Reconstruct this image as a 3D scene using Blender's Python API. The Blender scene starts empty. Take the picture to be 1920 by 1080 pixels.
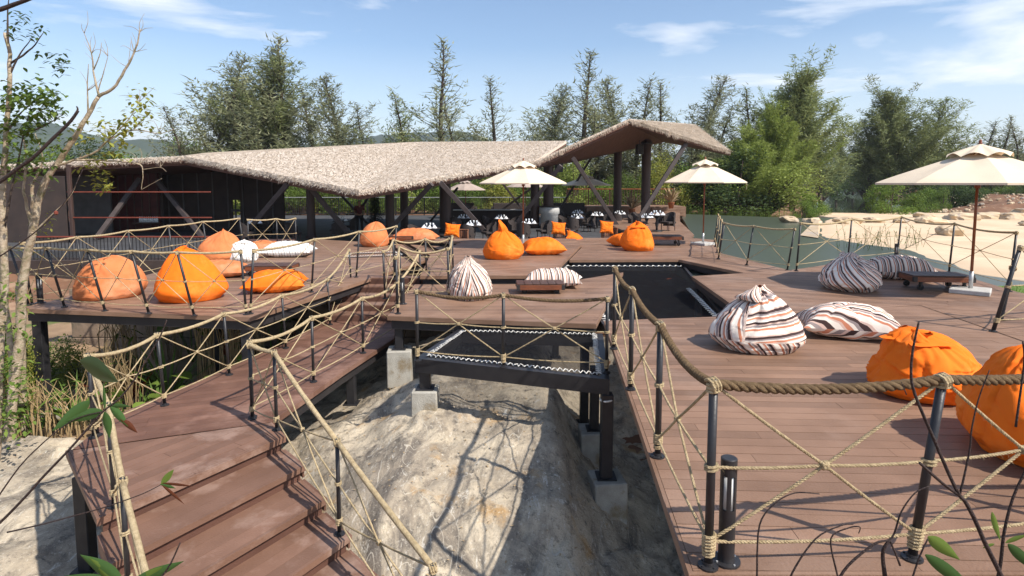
import bpy, math, random
from mathutils import Vector, Matrix, noise
random.seed(7)
# ------------------------------------------------------------ camera, sky, sun, exposure
S = bpy.context.scene
COL = S.collection
F = 1100.0; CZ = 2.1; PIT = math.atan(95/1100.0); PPY = 438.0
cam_d = bpy.data.cameras.new('camera'); cam = bpy.data.objects.new('camera', cam_d); COL.objects.link(cam)
cam.location = (0, 0, CZ); cam.rotation_euler = (math.pi/2-PIT, 0, 0)
cam_d.sensor_width = 36; cam_d.lens = 36*F/1920; cam_d.shift_y = -(540-PPY)/1920
cam_d.clip_start = 0.05; cam_d.clip_end = 6000
S.camera = cam
SUN = Vector((0.82, -0.56, 1.06)).normalized()          # towards the sun
elev = math.asin(SUN.z); azim = math.atan2(SUN.x, SUN.y)
W = bpy.data.worlds.new("World"); S.world = W; W.use_nodes = True
nt = W.node_tree; nt.nodes.clear()
def N(t, ty, **k):
    n = t.nodes.new(ty)
    for a, b in k.items(): setattr(n, a, b)
    return n
out = N(nt, 'ShaderNodeOutputWorld'); bg = N(nt, 'ShaderNodeBackground'); sky = N(nt, 'ShaderNodeTexSky')
sky.sky_type = 'NISHITA'; sky.sun_disc = False; sky.sun_elevation = elev; sky.sun_rotation = azim
sky.air_density = 1.0; sky.dust_density = 0.6; sky.ozone_density = 1.3
bg.inputs[1].default_value = 0.10
tc = N(nt, 'ShaderNodeTexCoord'); mp = N(nt, 'ShaderNodeMapping'); mp.inputs['Scale'].default_value = (2.2, 2.2, 10.5)
mp.inputs['Rotation'].default_value = (0.10, 0.06, 0.35); mp.inputs['Location'].default_value = (0.55, 0.2, 0.9)
nz = N(nt, 'ShaderNodeTexNoise'); nz.inputs['Scale'].default_value = 1.25; nz.inputs['Detail'].default_value = 7; nz.inputs['Roughness'].default_value = 0.55
nz.inputs['Distortion'].default_value = 0.35
cr = N(nt, 'ShaderNodeValToRGB'); cr.color_ramp.elements[0].position = 0.535; cr.color_ramp.elements[1].position = 0.69
cr.color_ramp.elements[0].color = (0, 0, 0, 1); cr.color_ramp.elements[1].color = (0.9, 0.9, 0.9, 1)
sx = N(nt, 'ShaderNodeSeparateXYZ')
hz = N(nt, 'ShaderNodeMapRange'); hz.inputs[1].default_value = 0.0; hz.inputs[2].default_value = 0.22; hz.inputs[3].default_value = 0.62; hz.inputs[4].default_value = 0.0
mxh = N(nt, 'ShaderNodeMix', data_type='RGBA'); mx = N(nt, 'ShaderNodeMix', data_type='RGBA')
mxh.inputs[7].default_value = (6.6, 7.1, 7.6, 1); mx.inputs[7].default_value = (7.6, 7.8, 8.1, 1)
L = nt.links.new
L(tc.outputs['Generated'], mp.inputs[0]); L(mp.outputs[0], nz.inputs['Vector']); L(nz.outputs[0], cr.inputs[0])
L(tc.outputs['Generated'], sx.inputs[0]); L(sx.outputs[2], hz.inputs[0])
gn = N(nt, 'ShaderNodeMix', data_type='RGBA', blend_type='MULTIPLY'); gn.inputs[0].default_value = 1; gn.inputs[7].default_value = (1.02, 1.08, 1.14, 1)
L(sky.outputs[0], gn.inputs[6]); L(gn.outputs[2], mxh.inputs[6]); L(hz.outputs[0], mxh.inputs[0])
L(mxh.outputs[2], mx.inputs[6]); L(cr.outputs[0], mx.inputs[0]); L(mx.outputs[2], bg.inputs[0]); L(bg.outputs[0], out.inputs[0])
sd = bpy.data.lights.new('sun', 'SUN'); sd.energy = 4.3; sd.angle = math.radians(0.6); sd.color = (1.0, 0.93, 0.83)
so = bpy.data.objects.new('sun', sd); COL.objects.link(so); so.rotation_euler = SUN.to_track_quat('Z', 'Y').to_euler(); so.location = (20, 0, 30)
vs = S.view_settings; vs.view_transform = 'Standard'; vs.look = 'None'; vs.exposure = 0.66; vs.gamma = 1; vs.use_curve_mapping = False
S.render.engine = 'CYCLES'; S.cycles.max_bounces = 6; S.cycles.transparent_max_bounces = 12
# ------------------------------------------------------------ helpers
cP, sP = math.cos(PIT), math.sin(PIT)
def ray(px, py):
    a = (px-960)/F; b = (PPY-py)/F
    return Vector((a, cP+b*sP, -sP+b*cP))
def G(px, py, z=0.0):
    r = ray(px, py); t = (z-CZ)/r.z
    return Vector((r.x*t, r.y*t, z))
def H(px, py, Y):
    r = ray(px, py); t = Y/r.y
    return Vector((r.x*t, Y, CZ+r.z*t))
def rn(a, b): return random.uniform(a, b)
def V(*a): return Vector(a)
ZV = Vector((0, 0, 1))
class MB:
    def __init__(s): s.v = []; s.f = []; s.uv = None
    def add(s, vs, fs):
        n = len(s.v); s.v += [tuple(p) for p in vs]; s.f += [tuple(i+n for i in f) for f in fs]; return s
    def box(s, c, d, rz=0, m=None):
        c = Vector(c); hx, hy, hz_ = d[0]/2, d[1]/2, d[2]/2
        M = m or Matrix.Rotation(rz, 3, 'Z')
        P = [c+M@Vector((x*hx, y*hy, z*hz_)) for z in (-1, 1) for y in (-1, 1) for x in (-1, 1)]
        return s.add(P, [(0, 2, 3, 1), (4, 5, 7, 6), (0, 1, 5, 4), (2, 6, 7, 3), (0, 4, 6, 2), (1, 3, 7, 5)])
    def bbox(s, c, d, rz=0, b=0.006, m=None):     # bevelled box
        c = Vector(c); M = m or Matrix.Rotation(rz, 3, 'Z'); h = [d[0]/2, d[1]/2, d[2]/2]; b = min(b, min(h)*0.6)
        P = []; ix = {}
        for sx_ in (-1, 1):
            for sy in (-1, 1):
                for sz in (-1, 1):
                    for ax in range(3):
                        q = [sx_*(h[0]-b), sy*(h[1]-b), sz*(h[2]-b)]; q[ax] = (sx_, sy, sz)[ax]*h[ax]
                        ix[(sx_, sy, sz, ax)] = len(P); P.append(c+M@Vector(q))
        Fs = []
        for ax in range(3):
            o = [k for k in range(3) if k != ax]
            for sg in (-1, 1):
                ring = []
                for (p, q) in ((-1, -1), (1, -1), (1, 1), (-1, 1)):
                    k = [0, 0, 0]; k[ax] = sg; k[o[0]] = p; k[o[1]] = q; ring.append(ix[(k[0], k[1], k[2], ax)])
                if (sg > 0) == (ax == 1): ring = ring[::-1]
                Fs.append(ring)
        for ax in range(3):          # edge quads along ax
            o = [k for k in range(3) if k != ax]
            for p in (-1, 1):
                for q in (-1, 1):
                    k0 = [0, 0, 0]; k0[o[0]] = p; k0[o[1]] = q; k1 = list(k0); k0[ax] = -1; k1[ax] = 1
                    Fs.append((ix[(*k0, o[0])], ix[(*k0, o[1])], ix[(*k1, o[1])], ix[(*k1, o[0])]))
        for sx_ in (-1, 1):
            for sy in (-1, 1):
                for sz in (-1, 1): Fs.append(tuple(ix[(sx_, sy, sz, a)] for a in range(3)))
        return s.add(P, Fs)
    def prism(s, poly, z0, z1):
        n = len(poly); P = [(p[0], p[1], z0) for p in poly]+[(p[0], p[1], z1) for p in poly]
        ar = sum(poly[i][0]*poly[(i+1) % n][1]-poly[(i+1) % n][0]*poly[i][1] for i in range(n))
        fs = [tuple(range(n))[::-1], tuple(range(n, 2*n))]+[(i, (i+1) % n, n+(i+1) % n, n+i) for i in range(n)]
        if ar < 0: fs = [f[::-1] for f in fs]
        return s.add(P, fs)
    def tube(s, path, r, seg=8, caps=True):
        P = [Vector(p) for p in path]; n = len(P); R = r if isinstance(r, (list, tuple)) else [r]*n
        vs_ = []; t0 = (P[1]-P[0]).normalized(); u = t0.orthogonal().normalized()
        for i in range(n):
            t = (P[min(i+1, n-1)]-P[max(i-1, 0)])
            if t.length < 1e-9: t = t0
            t.normalize(); u = (u-t*u.dot(t))
            if u.length < 1e-6: u = t.orthogonal()
            u.normalize(); w = t.cross(u)
            for k in range(seg):
                a = 2*math.pi*k/seg; vs_.append(P[i]+(u*math.cos(a)+w*math.sin(a))*R[i])
        fs = []
        for i in range(n-1):
            for k in range(seg):
                a = i*seg+k; b = i*seg+(k+1) % seg; fs.append((a, b, b+seg, a+seg))
        if caps: fs += [tuple(range(seg))[::-1], tuple(range((n-1)*seg, n*seg))]
        return s.add(vs_, fs)
    def lathe(s, prof, c=(0, 0, 0), seg=24, m=None):
        c = Vector(c); vs_ = []
        for (r, z) in prof:
            for k in range(seg):
                a = 2*math.pi*k/seg; q = Vector((r*math.cos(a), r*math.sin(a), z)); vs_.append(c+(m@q if m else q))
        fs = []
        for i in range(len(prof)-1):
            for k in range(seg):
                a = i*seg+k; b = i*seg+(k+1) % seg; fs.append((a, b, b+seg, a+seg))
        if prof[0][0] > 1e-4: fs.append(tuple(range(seg))[::-1])
        if prof[-1][0] > 1e-4: fs.append(tuple(range((len(prof)-1)*seg, len(prof)*seg)))
        return s.add(vs_, fs)
    def mesh(s, name, mat, smooth=False, org=None):
        me = bpy.data.meshes.new(name)
        vs_ = s.v if org is None else [(a-org[0], b-org[1], c-org[2]) for a, b, c in s.v]
        me.from_pydata(vs_, [], s.f); me.materials.append(mat)
        if smooth: me.polygons.foreach_set('use_smooth', [True]*len(me.polygons))
        me.update(); return me
    def build(s, name, mat, parent=None, smooth=False, world=True):
        """verts are world coordinates unless world=False (then local to the parent)"""
        org = None
        if parent is not None and world: org = root_loc(parent)
        o = bpy.data.objects.new(name, s.mesh(name, mat, smooth, org)); COL.objects.link(o)
        if parent is not None: o.parent = parent
        return o
def root_loc(o):
    while o.parent: o = o.parent
    return o.location
USED = set()
def thing(name, label, cat, loc=(0, 0, 0), rz=0, group=None):
    o = bpy.data.objects.new(name, None); COL.objects.link(o); o.empty_display_size = 0.1
    o.location = loc; o.rotation_euler = (0, 0, rz); tag(o, label, cat, group); return o
def tag(o, label=None, cat=None, group=None, kind=None):
    if label: o['label'] = label
    if cat: o['category'] = cat
    if group: o['group'] = group
    if kind: o['kind'] = kind
    return o
def copy_tree(o, parent=None):
    c = o.copy(); COL.objects.link(c); c.parent = parent
    for ch in list(o.children): copy_tree(ch, c)
    return c
# ------------------------------------------------------------ materials
def base_mat(name):
    m = bpy.data.materials.new(name); m.use_nodes = True; t = m.node_tree; b = t.nodes['Principled BSDF']; return m, t, b
def pbr(name, c1, c2=None, scale=4, rough=0.7, bump=0.0, bscale=40, rnd=0.0, metal=0, stretch=(1, 1, 1), detail=5, spec=0.4, coords='Object', c3=None, s3=1.3, lo=0.35, hi=0.65):
    m, t, b = base_mat(name); l = t.links.new
    tc_ = N(t, 'ShaderNodeTexCoord'); mp_ = N(t, 'ShaderNodeMapping'); mp_.inputs['Scale'].default_value = stretch
    l(tc_.outputs[coords], mp_.inputs[0])
    no = N(t, 'ShaderNodeTexNoise'); no.inputs['Scale'].default_value = scale; no.inputs['Detail'].default_value = detail; l(mp_.outputs[0], no.inputs['Vector'])
    mr = N(t, 'ShaderNodeMapRange'); mr.inputs[1].default_value = lo; mr.inputs[2].default_value = hi; l(no.outputs[0], mr.inputs[0])
    mx_ = N(t, 'ShaderNodeMix', data_type='RGBA'); mx_.inputs[6].default_value = (*c1, 1); mx_.inputs[7].default_value = (*(c2 or c1), 1); l(mr.outputs[0], mx_.inputs[0])
    o = mx_.outputs[2]
    if c3:
        n3 = N(t, 'ShaderNodeTexNoise'); n3.inputs['Scale'].default_value = s3; n3.inputs['Detail'].default_value = 8; n3.inputs['Roughness'].default_value = .65; l(mp_.outputs[0], n3.inputs['Vector'])
        r3 = N(t, 'ShaderNodeMapRange'); r3.inputs[1].default_value = .52; r3.inputs[2].default_value = .64; l(n3.outputs[0], r3.inputs[0])
        m3 = N(t, 'ShaderNodeMix', data_type='RGBA'); m3.inputs[7].default_value = (*c3, 1); l(o, m3.inputs[6]); l(r3.outputs[0], m3.inputs[0]); o = m3.outputs[2]
    if rnd:
        oi = N(t, 'ShaderNodeObjectInfo'); ge = N(t, 'ShaderNodeNewGeometry')
        ad = N(t, 'ShaderNodeMath', operation='ADD'); l(oi.outputs['Random'], ad.inputs[0]); l(ge.outputs['Random Per Island'], ad.inputs[1])
        fr = N(t, 'ShaderNodeMath', operation='FRACT'); l(ad.outputs[0], fr.inputs[0])
        m2 = N(t, 'ShaderNodeMapRange'); m2.inputs[3].default_value = 1-rnd; m2.inputs[4].default_value = 1+rnd; l(fr.outputs[0], m2.inputs[0])
        vm = N(t, 'ShaderNodeVectorMath', operation='SCALE'); l(o, vm.inputs[0]); l(m2.outputs[0], vm.inputs['Scale']); o = vm.outputs[0]
    l(o, b.inputs['Base Color']); b.inputs['Roughness'].default_value = rough; b.inputs['Metallic'].default_value = metal
    b.inputs['Specular IOR Level'].default_value = spec
    if bump:
        nb = N(t, 'ShaderNodeTexNoise'); nb.inputs['Scale'].default_value = bscale; nb.inputs['Detail'].default_value = 6; l(mp_.outputs[0], nb.inputs['Vector'])
        bu = N(t, 'ShaderNodeBump'); bu.inputs['Strength'].default_value = bump; bu.inputs['Distance'].default_value = 0.02; l(nb.outputs[0], bu.inputs['Height']); l(bu.outputs[0], b.inputs['Normal'])
    return m
M = {}
M['deck'] = pbr('composite deck boards', (.245, .147, .098), (.195, .114, .074), 2.2, .55, .25, 60, rnd=.20, coords='Object', c3=(.26, .165, .117), s3=.8, spec=.25)
M['deck2'] = pbr('stair boards', (.175, .092, .064), (.130, .066, .046), 2.5, .55, .3, 60, rnd=.14, c3=(.235, .135, .10), s3=1.6, spec=.25)
M['tread'] = pbr('worn dusty sun-toned tread boards', (.205, .115, .080), (.160, .088, .060), 2.2, .55, .3, 60, rnd=.12, c3=(.27, .175, .135), s3=1.8, spec=.25)  # treads: wear plus their sunlit sheen, both put into the lighter colour
M['riser'] = pbr('shade-toned riser boards', (.115, .058, .042), (.09, .044, .032), 2.5, .6, .3, 60, rnd=.12, spec=.2)  # risers: shade painted into the colour, darker than the treads
M['steel'] = pbr('black painted steel', (.016, .016, .019), (.026, .025, .027), 6, .42, .1, 50, spec=.45)
M['beam'] = pbr('dark steel beam', (.018, .016, .018), (.03, .026, .026), 3, .6, .1, 40)
M['rope'] = pbr('sisal rope', (.58, .46, .28), (.42, .32, .185), 30, .9, .9, 160, rnd=.10, spec=.1)
M['ropedk'] = pbr('weathered thick rope', (.25, .17, .095), (.16, .105, .06), 30, .95, 1.0, 220, rnd=.06, spec=.1)
M['lace'] = pbr('white lacing cord', (.78, .76, .72), (.60, .58, .54), 40, .8, .3, 100, spec=.2)
M['concrete'] = pbr('cast concrete', (.42, .40, .35), (.31, .29, .25), 5, .9, .5, 60, c3=(.24, .19, .12), s3=3)
M['cement'] = pbr('pale concrete base', (.50, .49, .47), (.42, .41, .39), 9, .85, .3, 80)
M['orange'] = pbr('orange canvas', (.90, .185, .014), (.83, .155, .010), 3, .8, .2, 140, spec=.15, c3=(.88, .235, .035), s3=1.4)
M['salmon'] = pbr('faded orange canvas', (.62, .205, .080), (.53, .17, .062), 3, .85, .2, 140, spec=.1, c3=(.62, .27, .14), s3=1.4)
M['timber'] = pbr('red brown timber', (.20, .065, .028), (.12, .038, .018), 4, .45, .2, 60, stretch=(1, 1, 6), rnd=.12)
M['darktimber'] = pbr('dark oiled timber', (.085, .040, .026), (.055, .026, .018), 5, .5, .2, 60, rnd=.15)
M['iron'] = pbr('cast iron', (.02, .019, .019), (.035, .03, .028), 12, .5, .3, 60)
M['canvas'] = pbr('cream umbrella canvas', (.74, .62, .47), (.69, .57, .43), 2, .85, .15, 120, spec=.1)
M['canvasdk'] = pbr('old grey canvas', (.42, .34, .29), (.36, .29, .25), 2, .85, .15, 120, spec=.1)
M['pole'] = pbr('varnished pole', (.28, .085, .032), (.20, .055, .02), 6, .35, .1, 60, stretch=(1, 1, .2))
M['galv'] = pbr('galvanised tube', (.55, .55, .54), (.45, .45, .45), 12, .4, .1, 60, metal=.5)
M['thatch'] = pbr('dry thatch', (.66, .58, .49), (.54, .46, .39), 30, .95, .25, 120, rnd=.0, spec=.05, c3=(.40, .34, .29), s3=16, stretch=(1, 1.8, 1.8))
M['strawdk'] = pbr('weathered eave strand', (.48, .39, .31), (.34, .26, .20), 8, .95, 0, 90, rnd=.3, spec=.05)
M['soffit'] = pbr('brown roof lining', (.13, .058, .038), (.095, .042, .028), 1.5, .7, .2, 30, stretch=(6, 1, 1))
M['column'] = pbr('dark round column', (.070, .040, .032), (.045, .026, .022), 4, .55, .2, 30, stretch=(1, 1, .15))
M['strut'] = pbr('grey brown strut', (.075, .058, .056), (.055, .042, .040), 4, .6, .1, 30)
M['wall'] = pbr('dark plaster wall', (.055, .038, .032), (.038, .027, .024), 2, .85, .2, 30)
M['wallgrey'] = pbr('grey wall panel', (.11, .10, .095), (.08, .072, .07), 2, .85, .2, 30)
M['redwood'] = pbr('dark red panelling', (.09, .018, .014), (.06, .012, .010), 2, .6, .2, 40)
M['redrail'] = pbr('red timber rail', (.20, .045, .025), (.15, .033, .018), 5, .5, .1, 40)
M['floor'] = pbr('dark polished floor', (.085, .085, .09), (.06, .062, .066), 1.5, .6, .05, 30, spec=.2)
M['white'] = pbr('white cloth', (.78, .78, .80), (.70, .70, .72), 10, .8)
M['glass'] = pbr('clear glass', (.75, .78, .8), None, 10, .08, spec=.8)
M['wicker'] = pbr('dark wicker', (.055, .040, .034), (.030, .022, .020), 60, .7, .8, 90)
M['rattan'] = pbr('brown rattan slats', (.30, .13, .065), (.2, .085, .045), 20, .6, .3, 60)
M['stonewhite'] = pbr('white washed plaster', (.55, .53, .50), (.45, .43, .40), 3, .85, .2, 30)
M['sand'] = pbr('pale sand', (.64, .49, .34), (.57, .42, .28), .35, .95, .6, 4, coords='Object', c3=(.67, .52, .36), s3=.22, spec=.1)
M['boulder'] = pbr('sandstone boulder', (.60, .47, .32), (.48, .36, .23), 1.5, .9, .6, 5, rnd=.15, c3=(.42, .36, .30), s3=1.2)
M['earth'] = pbr('red brown earth', (.22, .11, .06), (.15, .075, .042), .8, .95, .8, 6, c3=(.30, .19, .12), s3=.7)
M['soil'] = pbr('garden soil', (.30, .20, .12), (.20, .13, .075), 1.5, .95, .8, 12, c3=(.10, .13, .03), s3=.9)
M['grass'] = pbr('lawn', (.13, .20, .035), (.085, .145, .025), 3, .9, .5, 60)
M['bark'] = pbr('pale mottled bark', (.46, .38, .28), (.26, .19, .12), 9, .9, .9, 40, c3=(.17, .15, .08), s3=6)
M['barkdk'] = pbr('dark bark', (.085, .06, .045), (.05, .035, .028), 12, .9, .9, 50)
M['twig'] = pbr('bare dark twig', (.045, .026, .022), (.028, .017, .015), 30, .75, .6, 120)
M['hill'] = pbr('forested hillside', (.038, .058, .034), (.026, .040, .025), .02, .95, .8, .06, c3=(.06, .085, .035), s3=.012)
M['skin'] = pbr('skin', (.30, .17, .11), None, 5, .6)
M['hair'] = pbr('black hair', (.012, .010, .010), None, 5, .5)
M['shirt'] = pbr('dark red shirt', (.10, .02, .02), (.08, .016, .016), 5, .85)
M['trousers'] = pbr('black trousers', (.018, .018, .022), None, 5, .85)
M['pot'] = pbr('terracotta pot', (.42, .15, .06), (.34, .12, .05), 6, .8, .2)
M['drygrass'] = pbr('dried leaves', (.42, .31, .18), (.30, .21, .12), 6, .9, rnd=.2)
M['lens'] = pbr('lamp window', (.6, .6, .58), None, 5, .25)
def leafmat(name, c1, c2, rnd=.3, trans=.35, rough=.6):
    m, t, b = base_mat(name); l = t.links.new
    oi = N(t, 'ShaderNodeObjectInfo'); ge = N(t, 'ShaderNodeNewGeometry')
    mx_ = N(t, 'ShaderNodeMix', data_type='RGBA'); mx_.inputs[6].default_value = (*c1, 1); mx_.inputs[7].default_value = (*c2, 1)
    l(ge.outputs['Random Per Island'], mx_.inputs[0])
    m2 = N(t, 'ShaderNodeMapRange'); m2.inputs[3].default_value = 1-rnd; m2.inputs[4].default_value = 1+rnd*.6; l(oi.outputs['Random'], m2.inputs[0])
    vm = N(t, 'ShaderNodeVectorMath', operation='SCALE'); l(mx_.outputs[2], vm.inputs[0]); l(m2.outputs[0], vm.inputs['Scale'])
    l(vm.outputs[0], b.inputs['Base Color']); b.inputs['Roughness'].default_value = rough; b.inputs['Specular IOR Level'].default_value = .25
    tr = N(t, 'ShaderNodeBsdfTranslucent'); l(vm.outputs[0], tr.inputs[0]); ms = N(t, 'ShaderNodeMixShader'); ms.inputs[0].default_value = trans
    l(b.outputs[0], ms.inputs[1]); l(tr.outputs[0], ms.inputs[2]); l(ms.outputs[0], t.nodes['Material Output'].inputs[0])
    return m
M['straw'] = leafmat('thatch strand', (.86, .78, .68), (.58, .50, .41), .1, .35, .9)
M['needle'] = leafmat('casuarina needles', (.175, .215, .080), (.29, .32, .13), .22)
M['needle2'] = leafmat('grey green needles', (.205, .225, .120), (.31, .32, .18), .22)
M['lime'] = leafmat('light green foliage', (.24, .31, .055), (.33, .39, .10), .15)
M['leaf'] = leafmat('green leaves', (.095, .17, .026), (.19, .26, .05), .3)
M['leafdk'] = leafmat('dark green leaves', (.045, .085, .026), (.095, .135, .045), .3)
M['yellow'] = leafmat('yellowing leaves', (.30, .28, .05), (.22, .26, .05), .3)
M['bigleaf'] = leafmat('large green leaf', (.045, .10, .03), (.07, .14, .035), .3, .3, .4)
M['redleaf'] = leafmat('reddish leaf', (.10, .025, .015), (.14, .05, .02), .2, .3, .4)
M['blade'] = leafmat('strap leaves', (.10, .19, .03), (.16, .25, .05), .3)
M['stalk'] = leafmat('dry stalks', (.36, .25, .13), (.46, .34, .18), .3, .2)
M['redplant'] = leafmat('red bromeliad', (.35, .06, .02), (.45, .12, .03), .2)
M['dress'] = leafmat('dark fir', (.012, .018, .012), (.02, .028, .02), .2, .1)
def stripes(name, direction, freq, dist=.03, pal=None, attr=False):
    m, t, b = base_mat(name); l = t.links.new
    tc_ = N(t, 'ShaderNodeTexCoord'); no = N(t, 'ShaderNodeTexNoise'); no.inputs['Scale'].default_value = 2.2; no.inputs['Detail'].default_value = 2; l(tc_.outputs['Object'], no.inputs['Vector'])
    dp = N(t, 'ShaderNodeVectorMath', operation='DOT_PRODUCT'); l(tc_.outputs['Object'], dp.inputs[0]); dp.inputs[1].default_value = Vector(direction).normalized()
    ma = N(t, 'ShaderNodeMath', operation='MULTIPLY_ADD'); l(no.outputs[0], ma.inputs[0]); ma.inputs[1].default_value = dist*4; l(dp.outputs['Value'], ma.inputs[2])
    if attr:
        at = N(t, 'ShaderNodeAttribute'); at.attribute_name = 'stripe'; l(at.outputs['Fac'], ma.inputs[2])
    mu = N(t, 'ShaderNodeMath', operation='MULTIPLY'); l(ma.outputs[0], mu.inputs[0]); mu.inputs[1].default_value = freq
    fr = N(t, 'ShaderNodeMath', operation='FRACT'); l(mu.outputs[0], fr.inputs[0])
    rp = N(t, 'ShaderNodeValToRGB'); rp.color_ramp.interpolation = 'CONSTANT'; l(fr.outputs[0], rp.inputs[0])
    A = (.80, .72, .63, 1); K = (.06, .038, .036, 1); R = (.55, .22, .13, 1); Gy = (.30, .25, .24, 1); P = (.62, .45, .38, 1)
    seq = pal or [(0, A), (.14, R), (.22, A), (.27, Gy), (.35, P), (.40, K), (.49, A), (.58, P), (.62, R), (.69, A), (.74, Gy), (.80, K), (.89, P), (.94, A)]
    el = rp.color_ramp.elements; el[0].position = 0; el[0].color = seq[0][1]; el[1].position = seq[1][0]; el[1].color = seq[1][1]
    for p, c in seq[2:]: e = el.new(p); e.color = c
    l(rp.outputs[0], b.inputs['Base Color']); b.inputs['Roughness'].default_value = .85; b.inputs['Specular IOR Level'].default_value = .1
    nb = N(t, 'ShaderNodeTexNoise'); nb.inputs['Scale'].default_value = 70; l(tc_.outputs['Object'], nb.inputs['Vector'])
    bu = N(t, 'ShaderNodeBump'); bu.inputs['Strength'].default_value = .15; bu.inputs['Distance'].default_value = .01; l(nb.outputs[0], bu.inputs['Height']); l(bu.outputs[0], b.inputs['Normal'])
    return m
M['stripe_attr'] = stripes('striped cotton fabric', (1, 0, 0), 1.0, .005, None, True)
M['stripe_pil'] = stripes('striped pillow fabric', (.22, 1, 0), 4.0, .002)
M['stripe_pil2'] = stripes('striped pillow cover', (1, .2, 0), 4.3, .002)
wt = (.80, .78, .74, 1); bk = (.06, .05, .06, 1)
M['check'] = stripes('white fabric with thin dark lines', (1, .3, .2), 6.5, .01, [(0, wt), (.45, bk), (.53, wt), (.9, (.5, .45, .4, 1))])
def watermat(name, c, rough, bump, sc):
    m, t, b = base_mat(name); l = t.links.new
    b.inputs['Base Color'].default_value = (*c, 1); b.inputs['Roughness'].default_value = rough; b.inputs['Specular IOR Level'].default_value = .5; b.inputs['IOR'].default_value = 1.33
    tc_ = N(t, 'ShaderNodeTexCoord'); mp_ = N(t, 'ShaderNodeMapping'); mp_.inputs['Scale'].default_value = (1, .8, 1); l(tc_.outputs['Object'], mp_.inputs[0])
    nb = N(t, 'ShaderNodeTexNoise'); nb.inputs['Scale'].default_value = sc; nb.inputs['Detail'].default_value = 3; l(mp_.outputs[0], nb.inputs['Vector'])
    bu = N(t, 'ShaderNodeBump'); bu.inputs['Strength'].default_value = bump; bu.inputs['Distance'].default_value = .02; l(nb.outputs[0], bu.inputs['Height']); l(bu.outputs[0], b.inputs['Normal'])
    return m
M['pool'] = watermat('dark green pool water', (.065, .078, .058), .30, .35, 1.5)
M['river'] = watermat('river water', (.03, .04, .02), .05, .3, .6)
def netmat():
    m, t, b = base_mat('black safety netting'); l = t.links.new
    b.inputs['Base Color'].default_value = (.013, .013, .015, 1); b.inputs['Roughness'].default_value = .8; b.inputs['Specular IOR Level'].default_value = .1
    tr = N(t, 'ShaderNodeBsdfTransparent'); ms = N(t, 'ShaderNodeMixShader'); ms.inputs[0].default_value = .48
    l(b.outputs[0], ms.inputs[1]); l(tr.outputs[0], ms.inputs[2]); l(ms.outputs[0], t.nodes['Material Output'].inputs[0]); return m
M['gardenwall'] = pbr('tan retaining wall', (.24, .175, .125), (.16, .115, .08), 2, .9, .4, 20, c3=(.12, .10, .07), s3=1.5)
M['net'] = netmat()
def rockmat():
    m, t, b = base_mat('weathered granite'); l = t.links.new
    tc_ = N(t, 'ShaderNodeTexCoord')
    def nn(s, d=8, r=.6, dist=0, sc=(1, 1, 1)):
        mp_ = N(t, 'ShaderNodeMapping'); mp_.inputs['Scale'].default_value = sc; l(tc_.outputs['Object'], mp_.inputs[0])
        n = N(t, 'ShaderNodeTexNoise'); n.inputs['Scale'].default_value = s; n.inputs['Detail'].default_value = d; n.inputs['Roughness'].default_value = r; n.inputs['Distortion'].default_value = dist; l(mp_.outputs[0], n.inputs['Vector']); return n.outputs[0]
    def mixc(prev, c, fac, lo, hi):
        mr = N(t, 'ShaderNodeMapRange'); mr.inputs[1].default_value = lo; mr.inputs[2].default_value = hi; l(fac, mr.inputs[0])
        mm = N(t, 'ShaderNodeMix', data_type='RGBA'); l(mr.outputs[0], mm.inputs[0]); mm.inputs[7].default_value = (*c, 1)
        if isinstance(prev, tuple): mm.inputs[6].default_value = (*prev, 1)
        else: l(prev, mm.inputs[6])
        return mm.outputs[2]
    o = mixc((.46, .385, .29), (.34, .285, .215), nn(2.2), .4, .65)
    o = mixc(o, (.60, .51, .38), nn(.7, 9, .62, .5), .46, .58)
    o = mixc(o, (.17, .145, .12), nn(1.0, 9, .70, .8, (1.6, .6, 1)), .49, .64)
    o = mixc(o, (.42, .27, .13), nn(1.7, 8, .6, .3), .60, .72)
    o = mixc(o, (.66, .62, .54), nn(3.2, 10, .8, 1.6, (2.2, .8, 1)), .58, .64)
    o = mixc(o, (.11, .098, .082), nn(7, 9, .8), .53, .66)
    o = mixc(o, (.62, .56, .46), nn(22, 6, .8), .56, .68)
    va = N(t, 'ShaderNodeMath', operation='SUBTRACT'); l(nn(.55, 3, .5, .4, (1.6, .4, 1)), va.inputs[0]); va.inputs[1].default_value = .5
    vb = N(t, 'ShaderNodeMath', operation='ABSOLUTE'); l(va.outputs[0], vb.inputs[0]); o = mixc(o, (.50, .45, .37), vb.outputs[0], .0020, .0004)
    o = mixc(o, (.16, .14, .12), nn(40, 5, .8), .58, .70)
    l(o, b.inputs['Base Color']); b.inputs['Roughness'].default_value = .92; b.inputs['Specular IOR Level'].default_value = .2
    bu = N(t, 'ShaderNodeBump'); bu.inputs['Strength'].default_value = .8; bu.inputs['Distance'].default_value = .04; l(nn(14, 10, .7), bu.inputs['Height']); l(bu.outputs[0], b.inputs['Normal']); return m
M['rock'] = rockmat()
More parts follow.
